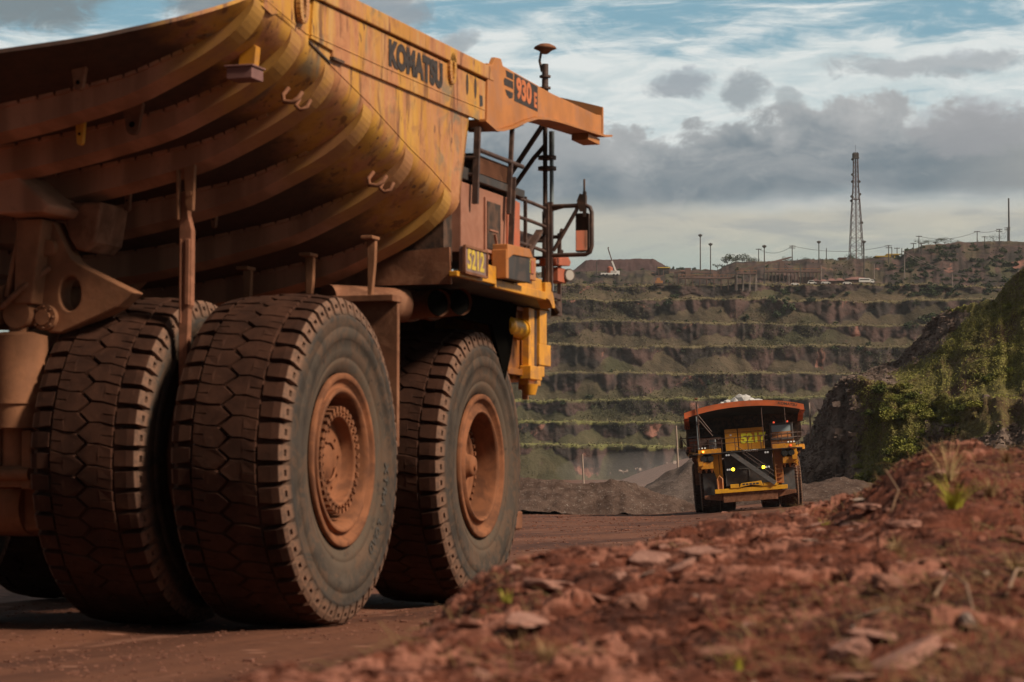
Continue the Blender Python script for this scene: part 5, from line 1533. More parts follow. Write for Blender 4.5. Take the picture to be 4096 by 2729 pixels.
pkk = gsel.integers(0, len(px) - 1, 22000); kk = gsel.integers(0, 8, len(pkk)) * 27 + 23 + gsel.integers(0, 2, len(pkk)); f_ = gsel.uniform(size=len(pkk))
C_ = np.stack([WX[kk, pkk] * (1 - f_) + WX[kk, pkk + 1] * f_, WY[kk, pkk] * (1 - f_) + WY[kk, pkk + 1] * f_ - gsel.uniform(-1.0, .8, len(pkk)), WZ[kk, pkk] * (1 - f_) + WZ[kk, pkk + 1] * f_ + gsel.uniform(-.5, .7, len(pkk))], 1)
V, F = quads(C_, gsel.uniform(.4, 1.0, len(pkk)), .3, 2.6)
tag(raw_mesh('grass', V, F, M['grass_wall']), 'pale grass fringing the edges of the pit benches', 'grass', kind='stuff')
# single bushes on the benches
bp = []
for i in range(4):
    b_ = leafy('bush', M['leaf_dark'], 300 + i, 260, 8, 2.2, 3.0, 1.1, .85); tag(b_, 'dark bush growing on the terraced pit wall', 'bush', 'bushes on the pit wall'); bp.append([b_, True])
spots = [(3120, 1265, 1.6), (3160, 1240, 1.4), (3095, 1215, 1.3), (3140, 1180, 1.2), (2680, 1215, 1.2), (2700, 1190, 1.0), (2560, 1208, .9), (3700, 1290, 1.5), (3650, 1310, 1.2), (3745, 1270, 1.4), (3800, 1255, 1.2),
         (3440, 1400, .8), (3480, 1420, .9), (2985, 1270, .8)]
for i in range(60):
    spots.append((gsel.uniform(2200, 4090), float(gsel.choice([1290, 1388, 1495, 1206, 1150, 1160, 1180, 1597, 1686, 1120, 1130])) + gsel.uniform(-25, 40), gsel.uniform(.3, .8)))
for i in range(190): spots.append((gsel.uniform(3560, 4095), gsel.uniform(985, 1180), gsel.uniform(.35, 1.0)))
for i in range(60): spots.append((gsel.uniform(2300, 3560), gsel.uniform(1050, 1150), gsel.uniform(.3, .7)))
for a, c, s in spots:
    p = wall_pt(a, c); pr = bp[int(gsel.integers(0, 4))]
    place(pr[0], pr[1], (p.x, p.y - .6, p.z - .5), (s, s, s * gsel.uniform(.7, 1.1)), gsel.uniform(0, 6)); pr[1] = False


def tree(pxv, pyb, Yd, h, w, label, seed, sparse=False, group='trees on the skyline', flat_=False):
    pyb = min(pyb, float(np.interp(pxv, *SKY)) + 4); p = at(pxv, pyb, Yd); t = empty('tree', p); tag(t, label, 'tree', group)
    b = MB(); lean = (seed % 5 - 2) * .03 * h
    b.tube([(0, 0, -1.5), (lean * .3, 0, h * .3), (lean, 0, h * .75)], [h * .035, h * .025, h * .012], 6)
    for q in range(4):
        a = q * 1.6 + seed; b.tube([(lean * .4, 0, h * .38), (w * .3 * math.cos(a), w * .3 * math.sin(a), h * .62), (w * .42 * math.cos(a), w * .4 * math.sin(a), h * .78)], [h * .015, h * .01, h * .005], 5)
    b.build('trunk', M['bark'], t)
    n = 140 if sparse else 420
    c = leafy('crown', M['leaf_dark'], seed, n, 7 if sparse else 12, w * .5, h * .55, w * (.14 if sparse else .24), h * .075, t)
    c.location = (lean, 0, h * (.62 if flat_ else .42))
    if flat_: c.scale = (1, 1, .55)
    return t


tree(2912, 1082, 1505, 8.5, 6.0, 'thin dark tree with a lopsided crown beside the dense thicket on the skyline', 31)
tree(2872, 1088, 1500, 6.5, 5.5, 'sparse see-through tree left of the thin dark tree on the skyline', 32, True)
for i, (a, c, h, w) in enumerate(((2945, 1080, 6.5, 7.5), (2972, 1078, 6.8, 8), (2998, 1072, 5.5, 7), (3020, 1066, 4.2, 6))):
    tree(a, c, 1508, h, w, 'round dense tree in the dark thicket on the skyline', 41 + i, group='trees of the dark thicket')
tree(3410, 1052, 1512, 5.5, 6.5, 'small spreading tree at the foot of the lattice tower', 51)
tree(3485, 1052, 1512, 4, 5, 'low tree between the lattice tower and the yellow building', 52)
tree(3980, 976, 1514, 5, 11, 'flat-topped wide tree on the right ridge below the tall slim mast', 53, False, flat_=True)
tree(3148, 1056, 1510, 4.2, 6, 'low round tree left of the second crossarm pole on the skyline', 54)
tree(3225, 1054, 1510, 3.4, 5, 'low tree right of the second crossarm pole on the skyline', 55)
for i, a in enumerate((3720, 3752, 3785, 3812, 3690)):
    tree(a, 990, 1514, 4.2 + i % 3, 8, 'broad low tree along the crest of the dark right ridge', 61 + i, group='trees along the right ridge', flat_=True)
tree(2670, 1100, 1500, 4.5, 5, 'small tree on the end of the ore stockpile', 71)

# ================================================================== FOREGROUND ROCKS AND GRASS
def stone_mesh(i, flatn):
    bm = bmesh.new(); bmesh.ops.create_icosphere(bm, subdivisions=3, radius=1)
    P = np.array([v.co[:] for v in bm.verts]); n = fbm(P[:, 0] * 1.3 + i * 9, P[:, 1] * 1.3, P[:, 2] * 1.3, 4, i)
    c, e = cellval(P[:, 0] * 1.6 + i, P[:, 1] * 1.6 + P[:, 2], i)
    for v, a, q in zip(bm.verts, n, c):
        v.co *= 1 + .42 * a + .16 * (q - .5); v.co.z *= flatn; v.co.z = math.copysign(min(abs(v.co.z), flatn * .72), v.co.z)
    me = bpy.data.meshes.new('stone'); bm.to_mesh(me); bm.free(); return me


slabs = [stone_mesh(i, .26) for i in range(5)]; stones = [stone_mesh(10 + i, .75) for i in range(6)]


def stone(name, me, mat, loc, s, rot, label, group):
    if me.users and me.materials and me.materials[0] != mat:
        me = me.copy(); me.materials.clear()
    if not me.materials: me.materials.append(mat)
    o = bpy.data.objects.new(name, me); COL.objects.link(o); o.location = loc; o.scale = s; o.rotation_euler = rot
    return tag(o, label, 'rock', group)


big = [((2200, 2362), .30, .12, 'stone_pink', 'long pale pink slab lying flat on the berm right of the front tyre', 8),
       ((2590, 2240), .22, .14, 'stone_pink', 'pale pink slab with a stepped edge in the middle of the berm', -6),
       ((2700, 2285), .20, .12, 'stone_pink', 'tilted pinkish slab just below the stepped pale slab on the berm', -28),
       ((2110, 2500), .16, .10, 'stone_pink', 'small pink slab on the left flank of the berm below the long pale slab', 10),
       ((2530, 2415), .10, .085, 'stone_red', 'rounded brown stone in the left half of the berm', 0),
       ((3540, 2340), .10, .09, 'stone_red', 'rounded reddish boulder on the right half of the berm', 20),
       ((3860, 2490), .05, .045, 'stone_grey', 'small whitish stone standing on the right side of the berm', 60),
       ((3480, 2036), .26, .13, 'stone_pink', 'pale pink slab near the crest of the berm below the distant truck', 4),
       ((3390, 2640), .10, .07, 'stone_pink', 'angular pink stone near the bottom of the picture on the berm', -25),
       ((3600, 2660), .36, .10, 'stone_pink', 'longest pinkish slab, sloping down to the bottom right of the berm', -22),
       ((2900, 2070), .20, .13, 'stone_pink', 'low pink slab on the crest of the berm left of the distant truck', 3),
       ((3620, 2110), .26, .10, 'stone_pink', 'flat pink slab in front of the yellow-green grass tuft', 2)]
for k, ((a, c), s, s2, mt, lab, tilt) in enumerate(big):
    p = on_berm(a, c); m_ = stones[k % 6] if s < .15 else slabs[k % 5]
    stone('rock', m_, M[mt], (p.x, p.y, p.z + s * .02), (s * (.8 if s < .15 else .5), s2 * (1.3 if s < .15 else 1.0), s * (.8 if s < .15 else .5)), (R(gsel.uniform(-14, 14)), R(tilt), R(gsel.uniform(-25, 25))), lab, 'rocks on the foreground berm')
gb_ = np.random.default_rng(21)
for k in range(240):
    Yk = float(gb_.uniform(8.5, 30)) if k % 3 else float(gb_.uniform(8.5, 16)); Xe = float(np.interp(Yk, *BX)); Xk = Xe - .7 + float(gb_.uniform(0, 1)) ** .9 * (.2 * Yk - Xe + 1.0)
    s = float(gb_.uniform(.018, .058)) * (1.25 if gb_.uniform() < .15 else 1)
    fl = gb_.uniform() < .55; mt = ('stone_red', 'stone_red', 'stone_pink', 'stone_pink', 'stone_grey')[int(gb_.integers(0, 5))]
    if mt == 'stone_grey': s *= .55
    lab = {'stone_red': 'small red-brown stone lying on the foreground berm', 'stone_pink': 'small pinkish stone lying on the foreground berm', 'stone_grey': 'small whitish stone lying on the foreground berm'}[mt]
    stone('rock', (slabs if fl else stones)[int(gb_.integers(0, 5))], M[mt], (Xk, Yk, surf_z(Xk, Yk) + s * .1), (s * (1.9 if fl else 1), s * (1.2 if fl else .9), s * .9), tuple(gb_.uniform(-.35, .35, 2)) + (float(gb_.uniform(-.5, .5)) if fl else float(gb_.uniform(0, 6)),), lab, 'stones on the foreground berm')


def blades(name, base, n, L, spread, w, mat, seed, bend=.6, lean=(0, 0)):
    g_ = np.random.default_rng(seed); V = []; F = []
    for _ in range(n):
        a = g_.uniform(0, 2 * math.pi); l = L * g_.uniform(.45, 1); d = np.array([math.cos(a), math.sin(a)]) * spread * g_.uniform(.2, 1) + np.array(lean)
        r0 = g_.uniform(0, .03 + L * .06); p0 = np.array([r0 * math.cos(a), r0 * math.sin(a), -.02]); side_ = np.array([-math.sin(a + g_.uniform(-1, 1)), math.cos(a), 0])
        b0 = len(V); S = 5
        for q in range(S + 1):
            t = q / S; p = p0 + np.array([d[0] * l * t ** 1.6, d[1] * l * t ** 1.6, l * (t - bend * .5 * t * t * np.linalg.norm(d))]); ww = w * (1 - .85 * t)
            V += [p - side_ * ww, p + side_ * ww]
        F += [(b0 + 2 * q, b0 + 2 * q + 1, b0 + 2 * q + 3, b0 + 2 * q + 2) for q in range(S)]
    o = raw_mesh(name, V, F, mat); o.location = base
    return o


p = on_berm(3815, 2030)
tag(blades('grass_tuft', p, 60, .26, .9, .006, M['grass_green'], 1), 'bright yellow-green grass tuft on the crest of the berm', 'grass tuft', 'grass tufts on the berm')
p = on_berm(3790, 1915, 14)
tag(blades('grass_tuft', p, 46, .42, .75, .004, M['grass_dry'], 2), 'dry straw-coloured stalks sticking up behind the yellow-green tuft', 'grass tuft', 'grass tufts on the berm')
for k, (a, c, n, L, mt, lab) in enumerate(((4030, 1850, 90, .16, 'grass_dry', 'dry brown grass on the highest part of the berm'), (3960, 1990, 60, .18, 'grass_dry', 'dry tuft right of the yellow-green grass'),
        (2080, 2600, 40, .12, 'grass_dry', 'dry grass tuft low on the left flank of the berm'), (2190, 2640, 50, .13, 'grass_dry', 'dry grass tuft beside the bottom edge on the left flank of the berm'),
        (2940, 2690, 26, .09, 'grass_green', 'small green weed at the bottom of the berm'), (2030, 2420, 30, .10, 'grass_green', 'small green weed near the foot of the front tyre'),
        (3590, 2230, 40, .15, 'grass_dry', 'dry tuft on the bank behind the rounded reddish boulder'), (4060, 2300, 50, .22, 'grass_dry', 'dry tuft at the right edge of the berm'), (3300, 2100, 26, .08, 'grass_green', 'small green weed below the distant truck'))):
    tag(blades('grass_tuft', on_berm(a, c), n, L, .9, .003, M[mt], 10 + k), lab, 'grass tuft', 'grass tufts on the berm')
for k, (pts_, lab) in enumerate((([(3730, 2400), (3790, 2340), (3860, 2395), (3900, 2520)], 'bent dry stem arching over the right side of the berm'), ([(4020, 2390), (4060, 2330), (4096, 2290)], 'thick dry stem at the right edge of the berm'),
        ([(3560, 2050), (3600, 1990), (3570, 1930)], 'short dry stem standing left of the yellow-green tuft'))):
    q = MB(); P_ = [on_berm(a, c) + Vector((0, 0, .012 + (.05 if 0 < i < len(pts_) - 1 else 0))) for i, (a, c) in enumerate(pts_)]
    if k == 2: P_ = [on_berm(3560, 2050), on_berm(3560, 2050) + Vector((.05, 0, .14)), on_berm(3560, 2050) + Vector((-.03, 0, .27))]
    q.tube(P_, [.009, .008, .006, .004][:len(P_)], 6); tag(q.build('dry_stem', M['twig']), lab, 'dry stem', 'dry stems on the berm')
# crumbly soil: clods of every size
n = 26000; gc = np.random.default_rng(404)
Yq = 7.5 + 24 * gc.uniform(0, 1, n) ** 1.5; Xe_ = np.interp(Yq, *BX); Xq = Xe_ - .9 + gc.uniform(0, 1, n) * (.2 * Yq - Xe_ + 1.3)
keep = fbm(Xq * 1.1, Yq * .8, None, 3, 62) > -.15; Xq, Yq = Xq[keep], Yq[keep]; n = len(Xq)
Zq = np.maximum(berm_z(Xq, Yq), ground_z(Xq, Yq)); sz = .005 + .022 * gc.uniform(0, 1, n) ** 3
V = np.stack([Xq, Yq, Zq], 1)[:, None, :] + B8[None] * sz[:, None, None] * gc.uniform(.35, 1.3, (n, 8, 3)) * np.array([1.25, 1, .8])
tag(raw_mesh('clods', V.reshape(-1, 3), (np.arange(n)[:, None, None] * 8 + Fq[None]).reshape(-1, 4), M['berm_clod']), 'crumbly clods of red earth strewn over the berm', 'soil', kind='stuff')
# dry grass wisps scattered over the berm, thicker on the right and along the left foot
n = 9000; gd = np.random.default_rng(505)
Yk = 8.5 + 22 * gd.uniform(0, 1, n) ** 1.4; Xe_ = np.interp(Yk, *BX); Xk = Xe_ - .8 + gd.uniform(0, 1, n) * (.2 * Yk - Xe_ + 1.0)
dn = fbm(Xk * .9, Yk * .5, None, 3, 66) + .62 * sstep(.10, .18, Xk / Yk) + .30 * sstep(.1, .6, Xe_ - Xk) * (Yk < 13)
Xk, Yk = Xk[dn > .16], Yk[dn > .16]; n = len(Xk); Zk = np.maximum(berm_z(Xk, Yk), ground_z(Xk, Yk))
a_ = gd.uniform(0, 6.28, n); l_ = gd.uniform(.04, .17, n); lay = gd.uniform(.3, 1.5, n); w_ = .0016 + .0012 * gd.uniform(0, 1, n); rows_ = []
for i, t in enumerate((0, .35, .7, 1.0)):
    x_, y_, z_ = Xk + l_ * lay * t * np.cos(a_), Yk + l_ * lay * t * np.sin(a_), Zk - .01 + l_ * (t - .55 * t * t * lay); ww = w_ * (1 - i * .3)
    rows_ += [np.stack([x_ - ww, y_, z_], 1), np.stack([x_ + ww, y_, z_ + w_], 1)]
V = np.stack(rows_, 1).reshape(-1, 3); F = (np.arange(n)[:, None, None] * 8 + np.array([(0, 1, 3, 2), (2, 3, 5, 4), (4, 5, 7, 6)])[None]).reshape(-1, 4)
tag(raw_mesh('dry_grass', V, F, M['grass_dry']), 'dry grass wisps scattered over the foreground berm', 'grass', kind='stuff')
# ================================================================== SKYLINE STRUCTURES
YS = 1512.0
def pole(px_, yt, yb, r, mat, name, label, cat, group, Yd=None, head=None, arm=0):
    Yd = Yd or wall_pt(px_, yb).y
    p = at(px_, yb, Yd); h = (yb - yt) / FPX * Yd
    o = empty(name, p); tag(o, label, cat, group)
    b = MB(); b.cyl((0, 0, -3), (0, 0, h), r * 1.4, r * 1.05, n=8); b.build('shaft', mat, o)
    if head:
        b = MB(); b.cyl((0, 0, h - 1.6), (0, 0, h - 1.1), .55, .9, n=10)
        for i in range(6):
            a = i * math.pi / 3; b.box(.75 * math.cos(a) - .35, .75 * math.cos(a) + .35, .75 * math.sin(a) - .3, .75 * math.sin(a) + .3, h - 1.1, h - .35)
        b.cyl((0, 0, h - .4), (0, 0, h), .25, n=8); b.build('lamp_head', M['pole'], o)
    for k in range(arm):
        b = MB(); b.box(-1.7, 1.7, -.14, .14, h - .6 - k * 1.1, h - .3 - k * 1.1)
        for x in (-1.5, -.6, .6, 1.5): b.cyl((x, 0, h - .3 - k * 1.1), (x, 0, h + .05 - k * 1.1), .11, n=6)
        b.build('crossarm', M['pole'], o)
    return Vector((p.x, p.y, p.z + h - .3))


G1 = 'floodlight masts on the skyline'
pole(2804, 934, 1092, .26, M['pole'], 'light_mast', 'tallest floodlight mast, leftmost on the open skyline', 'light mast', G1, head=1)
pole(2845, 970, 1140, .24, M['pole'], 'light_mast', 'floodlight mast just right of the tallest one', 'light mast', G1, head=1)
pole(3061, 978, 1148, .24, M['pole'], 'light_mast', 'floodlight mast rising from behind the conveyor platform', 'light mast', G1, head=1)
pole(3280, 961, 1052, .24, M['pole'], 'light_mast', 'floodlight mast halfway between the crossarm poles and the lattice tower', 'light mast', G1, head=1)
pole(3461, 960, 1112, .26, M['pole'], 'light_mast', 'floodlight mast standing right beside the lattice tower', 'light mast', G1, head=1)
pole(4044, 790, 974, .42, M['pole'], 'slim_mast', 'tall slim mast on the right ridge', 'mast', None)
G2 = 'utility poles with crossarms'
ends = []
for a, t_, b_, k, lab in ((3038, 993, 1056, 1, 'short crossarm pole between the conveyor masts'), (3173, 980, 1054, 2, 'double crossarm pole standing alone left of the lattice tower'), (3560, 979, 1058, 2, 'double crossarm pole in front of the yellow building'),
        (3594, 989, 1046, 1, 'single crossarm pole at the right end of the yellow building'), (3660, 970, 1012, 1, 'left pole of the close trio on the ridge'), (3682, 941, 1012, 1, 'tallest pole of the close trio on the ridge'),
        (3692, 970, 1012, 1, 'right pole of the close trio on the ridge'), (3749, 966, 990, 1, 'very short crossarm pole among the ridge trees'), (3916, 922, 988, 1, 'crossarm pole standing alone on the middle of the right ridge'),
        (3946, 943, 982, 1, 'short crossarm pole left of the flat-topped tree'), (4005, 913, 978, 2, 'double crossarm pole right of the flat-topped tree'), (4038, 907, 972, 2, 'double crossarm pole touching the tall slim mast'), (3623, 1002, 1120, 1, 'tall pale crossarm pole standing in the dip of the slope')):
    ends.append(pole(a, t_, b_, .22, M['polepale'] if a == 3623 else M['pole'], 'utility_pole', lab, 'utility pole', G2, arm=k))
G3 = 'plain posts on the pit edge'
for a, t_, b_, lab in ((2388, 1044, 1102, 'thin post in front of the stockpile beside the white crane'), (2630, 1061, 1100, 'thin post at the left side of the small shed'), (3159, 1092, 1144, 'pale post left of the parked cars'), (3205, 1053, 1142, 'tall post in front of the conveyor trestle'),
        (3289, 1060, 1134, 'pale post between the red roofs and the trestle'), (3310, 991, 1048, 'bare post on the skyline left of the lattice tower'), (3379, 1086, 1122, 'short post among the red roofs'), (3501, 1056, 1126, 'pale post right of the white truck'),
        (3573, 987, 1040, 'thin post behind the double crossarm pole at the yellow building'), (3613, 990, 1022, 'shortest thin post right of the yellow building'), (3815, 1094, 1150, 'pale post low on the dark right slope'), (2660, 1062, 1098, 'thin post at the right side of the small shed')):
    pole(a, t_, b_, .2, M['polepale'] if 'pale' in lab else M['pole'], 'post', lab, 'post', G3)
# power cables
cabs = [(0, 1), (1, 2), (8, 10), (10, 11), (5, 8)]
for i, (a, c) in enumerate(cabs):
    A, B_ = ends[a], ends[c]; q = MB(); q.tube([A + (B_ - A) * t + Vector((0, 0, -3.2 * 4 * t * (1 - t) * min(1, (B_ - A).length / 40))) for t in np.linspace(0, 1, 14)], .10, 4)
    lab = ('power cable between the conveyor pole and the lone double crossarm pole', 'long power cable passing behind the lattice tower', 'power cable between the lone ridge pole and the flat-topped tree', 'short power cable ending at the tall slim mast', 'long sagging power cable along the right ridge')[i]
    tag(q.build('power_cable', M['pole']), lab, 'cable', 'power cables')
for i, dz in enumerate((0, -1.4)):
    A = ends[12] + Vector((0, 0, dz)); B_ = at(3960, 1105, 1400); q = MB(); q.tube([A + (B_ - A) * t + Vector((0, 0, -14 * t * (1 - t))) for t in np.linspace(0, 1, 16)], .11, 4)
    tag(q.build('power_cable', M['polepale']), ('upper' if i == 0 else 'lower') + ' of the two cables running down the slope from the tall pale pole', 'cable', 'power cables')

# lattice tower
p = at(3430, 1048, YS); TW = empty('lattice_tower', p); tag(TW, 'tall tapering lattice radio tower on the skyline', 'tower')
Ht = (1048 - 606) / FPX * YS
def hw(z):
    return float(np.interp(z / Ht, [0, .42, .7, 1], [4.0, 2.7, 1.55, 1.2]))
b = MB()
lv = [0, .075, .15, .22, .29, .355, .42, .48, .535, .59, .64, .69, .735, .78, .825, .87, .91, .95, 1.0]
for sx in (-1, 1):
    for sy in (-1, 1):
        b.tube([(sx * hw(z * Ht), sy * hw(z * Ht), z * Ht) for z in lv], .20, 6)
b.tube([(0, 0, 0), (0, 0, Ht)], .34, 6)
b.build('legs', M['tower'], TW)
b = MB()
for z0, z1 in zip(lv, lv[1:]):
    a, c = z0 * Ht, z1 * Ht
    for s in (-1, 1):
        b.tube([(-hw(a), s * hw(a), a), (hw(c), s * hw(c), c)], .11, 4); b.tube([(hw(a), s * hw(a), a), (-hw(c), s * hw(c), c)], .11, 4)
        b.tube([(s * hw(a), -hw(a), a), (s * hw(c), hw(c), c)], .11, 4); b.tube([(s * hw(a), hw(a), a), (s * hw(c), -hw(c), c)], .11, 4)
        b.tube([(-hw(c), s * hw(c), c), (hw(c), s * hw(c), c)], .10, 4); b.tube([(s * hw(c), -hw(c), c), (s * hw(c), hw(c), c)], .10, 4)
b.build('bracing', M['tower'], TW)
b = MB(); b.box(-1.9, 1.9, -1.9, 1.9, Ht - 3.4, Ht - 3.0)
for i in range(10):
    a = i * .628; b.box(1.6 * math.cos(a) - .3, 1.6 * math.cos(a) + .3, 1.6 * math.sin(a) - .3, 1.6 * math.sin(a) + .3, Ht - 2.9, Ht - .4)
b.cyl((0, 0, Ht), (0, 0, Ht + 4.5), .09, n=6); b.build('antenna_head', M['pole'], TW)
for z, s in ((.56, -1), (.60, -1), (.735, -1), (.735, 1), (.80, -1), (.62, 1), (.36, 1), (.94, -1)):
    b = MB(); x = s * (hw(z * Ht) + .5); b.cyl((x, -.5, z * Ht), (x, .2, z * Ht), .75, n=14); b.bar((x, 0, z * Ht), (s * hw(z * Ht), 0, z * Ht), .15, .15); b.build('dish', M['pole'], TW)
b = MB(); b.box(-hw(.575 * Ht) - .3, hw(.575 * Ht) + .3, -2.2, 2.2, .575 * Ht - .15, .575 * Ht + .1); b.build('platform', M['tower'], TW)

# yellow building, orange hut, small shed
def house(name, x0, x1, yt, yb, dep, mat, roof, label, opens, cat='building', Yd=YS, flatroof=True):
    Yd = wall_pt((x0 + x1) / 2, yb).y - 1 if yb > 1052 else Yd; p = at((x0 + x1) / 2, yb, Yd); w = (x1 - x0) / FPX * Yd; h = (yb - yt) / FPX * Yd
    o = empty(name, p); tag(o, label, cat)
    b = MB(); b.box(-w / 2, w / 2, 0, dep, -1.5, h - .5); b.build('wall', mat, o)
    b = MB()
    if flatroof: b.box(-w / 2 - .5, w / 2 + .5, -.6, dep + .5, h - .497, h)
    else: b.prism([(-w / 2 - .6, h - .497), (w / 2 + .6, h - .497), (0, h + w * .2)], 'y', -.6, dep + .6)
    b.build('roof', roof, o)
    for a, c, z0, z1, m_ in opens:
        b = MB(); b.box(-w / 2 + a * w, -w / 2 + c * w, -.06, .3, z0 * h, z1 * h); b.build('opening', m_, o)
    return o


house('yellow_building', 3510, 3566, 1022, 1046, 8, M['house_yellow'], M['house_yellow'], 'long yellow building with dark openings on the skyline right of the tower', ((.04, .3, 0, .62, M['shade']), (.36, .95, .2, .66, M['shade'])), Yd=1506)
house('tall_yellow_building', 3556, 3602, 1014, 1042, 8, M['house_yellow'], M['house_yellow'], 'taller yellow building with a wide dark opening joined to the long yellow one', ((.12, .55, .05, .72, M['shade']), (.66, .86, 0, .72, M['shade'])), Yd=1516)
house('orange_hut', 3363, 3392, 1029, 1050, 6, M['hut_orange'], M['ironwork'], 'small orange-brown hut at the left foot of the lattice tower', ((.3, .6, 0, .6, M['shade']),), Yd=1508)
house('shed', 2636, 2680, 1068, 1100, 6, M['ironwork'], M['house_yellow'], 'small brown shed with a pale roof at the end of the stockpile', ((.08, .4, 0, .7, M['shade']), (.5, .92, 0, .6, M['shade'])), Yd=1490)
house('pale_hut', 3398, 3424, 1043, 1052, 4, M['whitedust'], M['ironwork'], 'low pale hut under the lattice tower', ((.4, .6, .1, .7, M['shade']),), Yd=1509)
# hip-roofed pavilions beside the parking place
for i, (x0, x1, yt, yb, lab) in enumerate(((3250, 3284, 1113, 1132, 'leftmost red hip roof in the row beside the parked cars'), (3282, 3318, 1115, 1134, 'red hip roof second from the left in the row'), (3312, 3352, 1112, 1132, 'red hip roof in the middle of the row'), (3346, 3384, 1110, 1132, 'red hip roof second from the right in the row'), (3380, 3488, 1105, 1128, 'widest red hip roof at the right end of the row behind the white truck'))):
    Yd = wall_pt((x0 + x1) / 2, yb + 2).y - 5; p = at((x0 + x1) / 2, yb, Yd); w = (x1 - x0) / FPX * Yd; h = (yb - yt) / FPX * Yd
    o = empty('pavilion', p); tag(o, lab, 'building', 'red-roofed pavilions')
    b = MB(); b.box(-w / 2 + .4, w / 2 - .4, .5, 5.5, -2, h * .45); b.build('wall', M['ironwork'], o)
    b = MB(); e = h * .45; r_ = w * .18
    vs = [(-w / 2, -.3, e), (w / 2, -.3, e), (w / 2, 6.3, e), (-w / 2, 6.3, e), (-r_, 3, h), (r_, 3, h)]
    b.add(vs, [(0, 1, 5, 4), (1, 2, 5), (2, 3, 4, 5), (3, 0, 4), (3, 2, 1, 0)]); b.build('roof', M['roof_red'], o)


def vehicle(pxv, pyb, Yd, L, Hh, label, kind, cat, name, group='vehicles parked at the pit edge'):
    Yd = wall_pt(pxv, pyb).y - 3; o = empty(name, at(pxv, pyb, Yd)); tag(o, label, cat, group); b = MB()
    if kind == 'truck':
        b.box(-L / 2, L * .22, -1.2, 1.2, .9, Hh); b.build('cargo_box', M['white'], o, .05)
        b = MB(); b.prism([(L * .25, .7), (L * .5, .7), (L * .5, 1.5), (L * .43, 2.4), (L * .25, 2.5)], 'y', -1.1, 1.1); b.build('cab', M['white'], o, .05)
        b = MB(); b.box(-L * .46, L * .18, -1.23, 1.23, Hh * .62, Hh * .82); b.build('side_window', M['shade'], o)
        b = MB(); b.prism([(L * .30, 1.6), (L * .47, 1.6), (L * .42, 2.2), (L * .30, 2.25)], 'y', -1.13, 1.13); b.build('cab_window', M['shade'], o)
    else:
        b.prism([(-L / 2, .4), (L / 2, .4), (L / 2, .85), (L * .32, 1.0), (L * .18, Hh), (-L * .32, Hh), (-L * .48, 1.0)], 'y', -.9, .9); b.build('body', M['white'], o, .08)
        b = MB(); b.prism([(L * .27, 1.05), (L * .16, Hh - .12), (-L * .29, Hh - .12), (-L * .40, 1.05)], 'y', -.92, .92); b.build('window', M['shade'], o)
    for x in (-L * .32, L * .32):
        for y in (-1, 1): b = MB(); b.cyl((x, y * .95, .42), (x, y * .72, .42), .42, n=14); b.build('wheel', M['black'], o)


vehicle(3470, 1135, 1424, 8.2, 3.0, 'white truck with a long cargo body parked before the widest red roof', 'truck', 'truck', 'parked_truck')
vehicle(3251, 1137, 1422, 4.4, 1.9, 'white car parked at the left end of the red roofs', 'car', 'car', 'parked_car')
vehicle(3306, 1137, 1422, 4.6, 1.5, 'low pale car parked second from the left before the red roofs', 'car', 'car', 'parked_car')
vehicle(3364, 1135, 1424, 4.6, 1.5, 'low pale car parked third from the left before the red roofs', 'car', 'car', 'parked_car')
vehicle(3392, 1138, 1421, 4.4, 1.4, 'pale car parked just left of the white truck', 'car', 'car', 'parked_car')
vehicle(3183, 1142, 1420, 4.2, 1.3, 'pale car parked alone beside the pale post', 'car', 'car', 'parked_car')

# mobile crane by the stockpile
o = empty('mobile_crane', at(2440, 1104, wall_pt(2440, 1104).y - 2)); tag(o, 'white mobile crane with its boom raised in front of the stockpile', 'crane')
b = MB(); b.box(-5, 5.5, -1.3, 1.3, .8, 1.7); b.box(3.6, 5.5, -1.3, 1.3, 1.7, 2.9); b.build('carrier', M['white'], o, .05)
b = MB(); b.box(.5, 4.2, -1.2, 1.2, 1.75, 3.0); b.build('cabin', M['whitedust'], o, .05)
b = MB(); b.bar((3.6, 0, 2.4), (1.3, 0, 8.4), .9, .9); b.build('boom', M['white'], o)
b = MB(); b.bar((1.3, 0, 8.4), (-1.0, 0, 15.8), .55, .55); b.bar((-1.0, 0, 15.7), (-.4, 0, 16.0), 1.6, .5); b.build('jib', M['ironwork'], o)
for x in (-3.6, -1.6, 2.2, 4.2): b = MB(); b.cyl((x, -1.35, .6), (x, 1.35, .6), .6, n=14); b.build('wheel', M['black'], o)
o = empty('red_tank', at(2440, 1092, wall_pt(2440, 1098).y + 3)); tag(o, 'small orange-red tank standing behind the white crane', 'tank'); b = MB(); b.cyl((0, 0, -1), (0, 0, 3.2), 1.7, n=16); b.build('shell', M['redcab'], o); b = MB(); b.cyl((0, 0, 3.2), (0, 0, 3.8), 1.7, .3, n=16); b.build('lid', M['redcab'], o)
# orange dozer on the reddish ledge
o = empty('dozer', at(2640, 1142, wall_pt(2640, 1142).y - 3)); tag(o, 'orange-brown tracked loader on the reddish ledge below the stockpile', 'loader')
b = MB(); b.box(-2.2, 1.6, -1.1, 1.1, 1.2, 2.4); b.prism([(-1.6, 2.4), (.4, 2.4), (.2, 3.9), (-1.4, 3.9)], 'y', -1, 1); b.build('body', M['hut_orange'], o, .05)
b = MB(); b.box(-2.6, 2.0, -1.5, -.9, .0, 1.1); b.box(-2.6, 2.0, .9, 1.5, .0, 1.1); b.build('track', M['frame'], o, .2)
b = MB(); b.bar((1.4, 0, 1.6), (4.8, 0, 1.0), .4, .4); b.prism([(4.6, .1), (6.0, .1), (6.2, 1.2), (4.6, 1.4)], 'y', -1.5, 1.5); b.build('bucket', M['frame'], o)

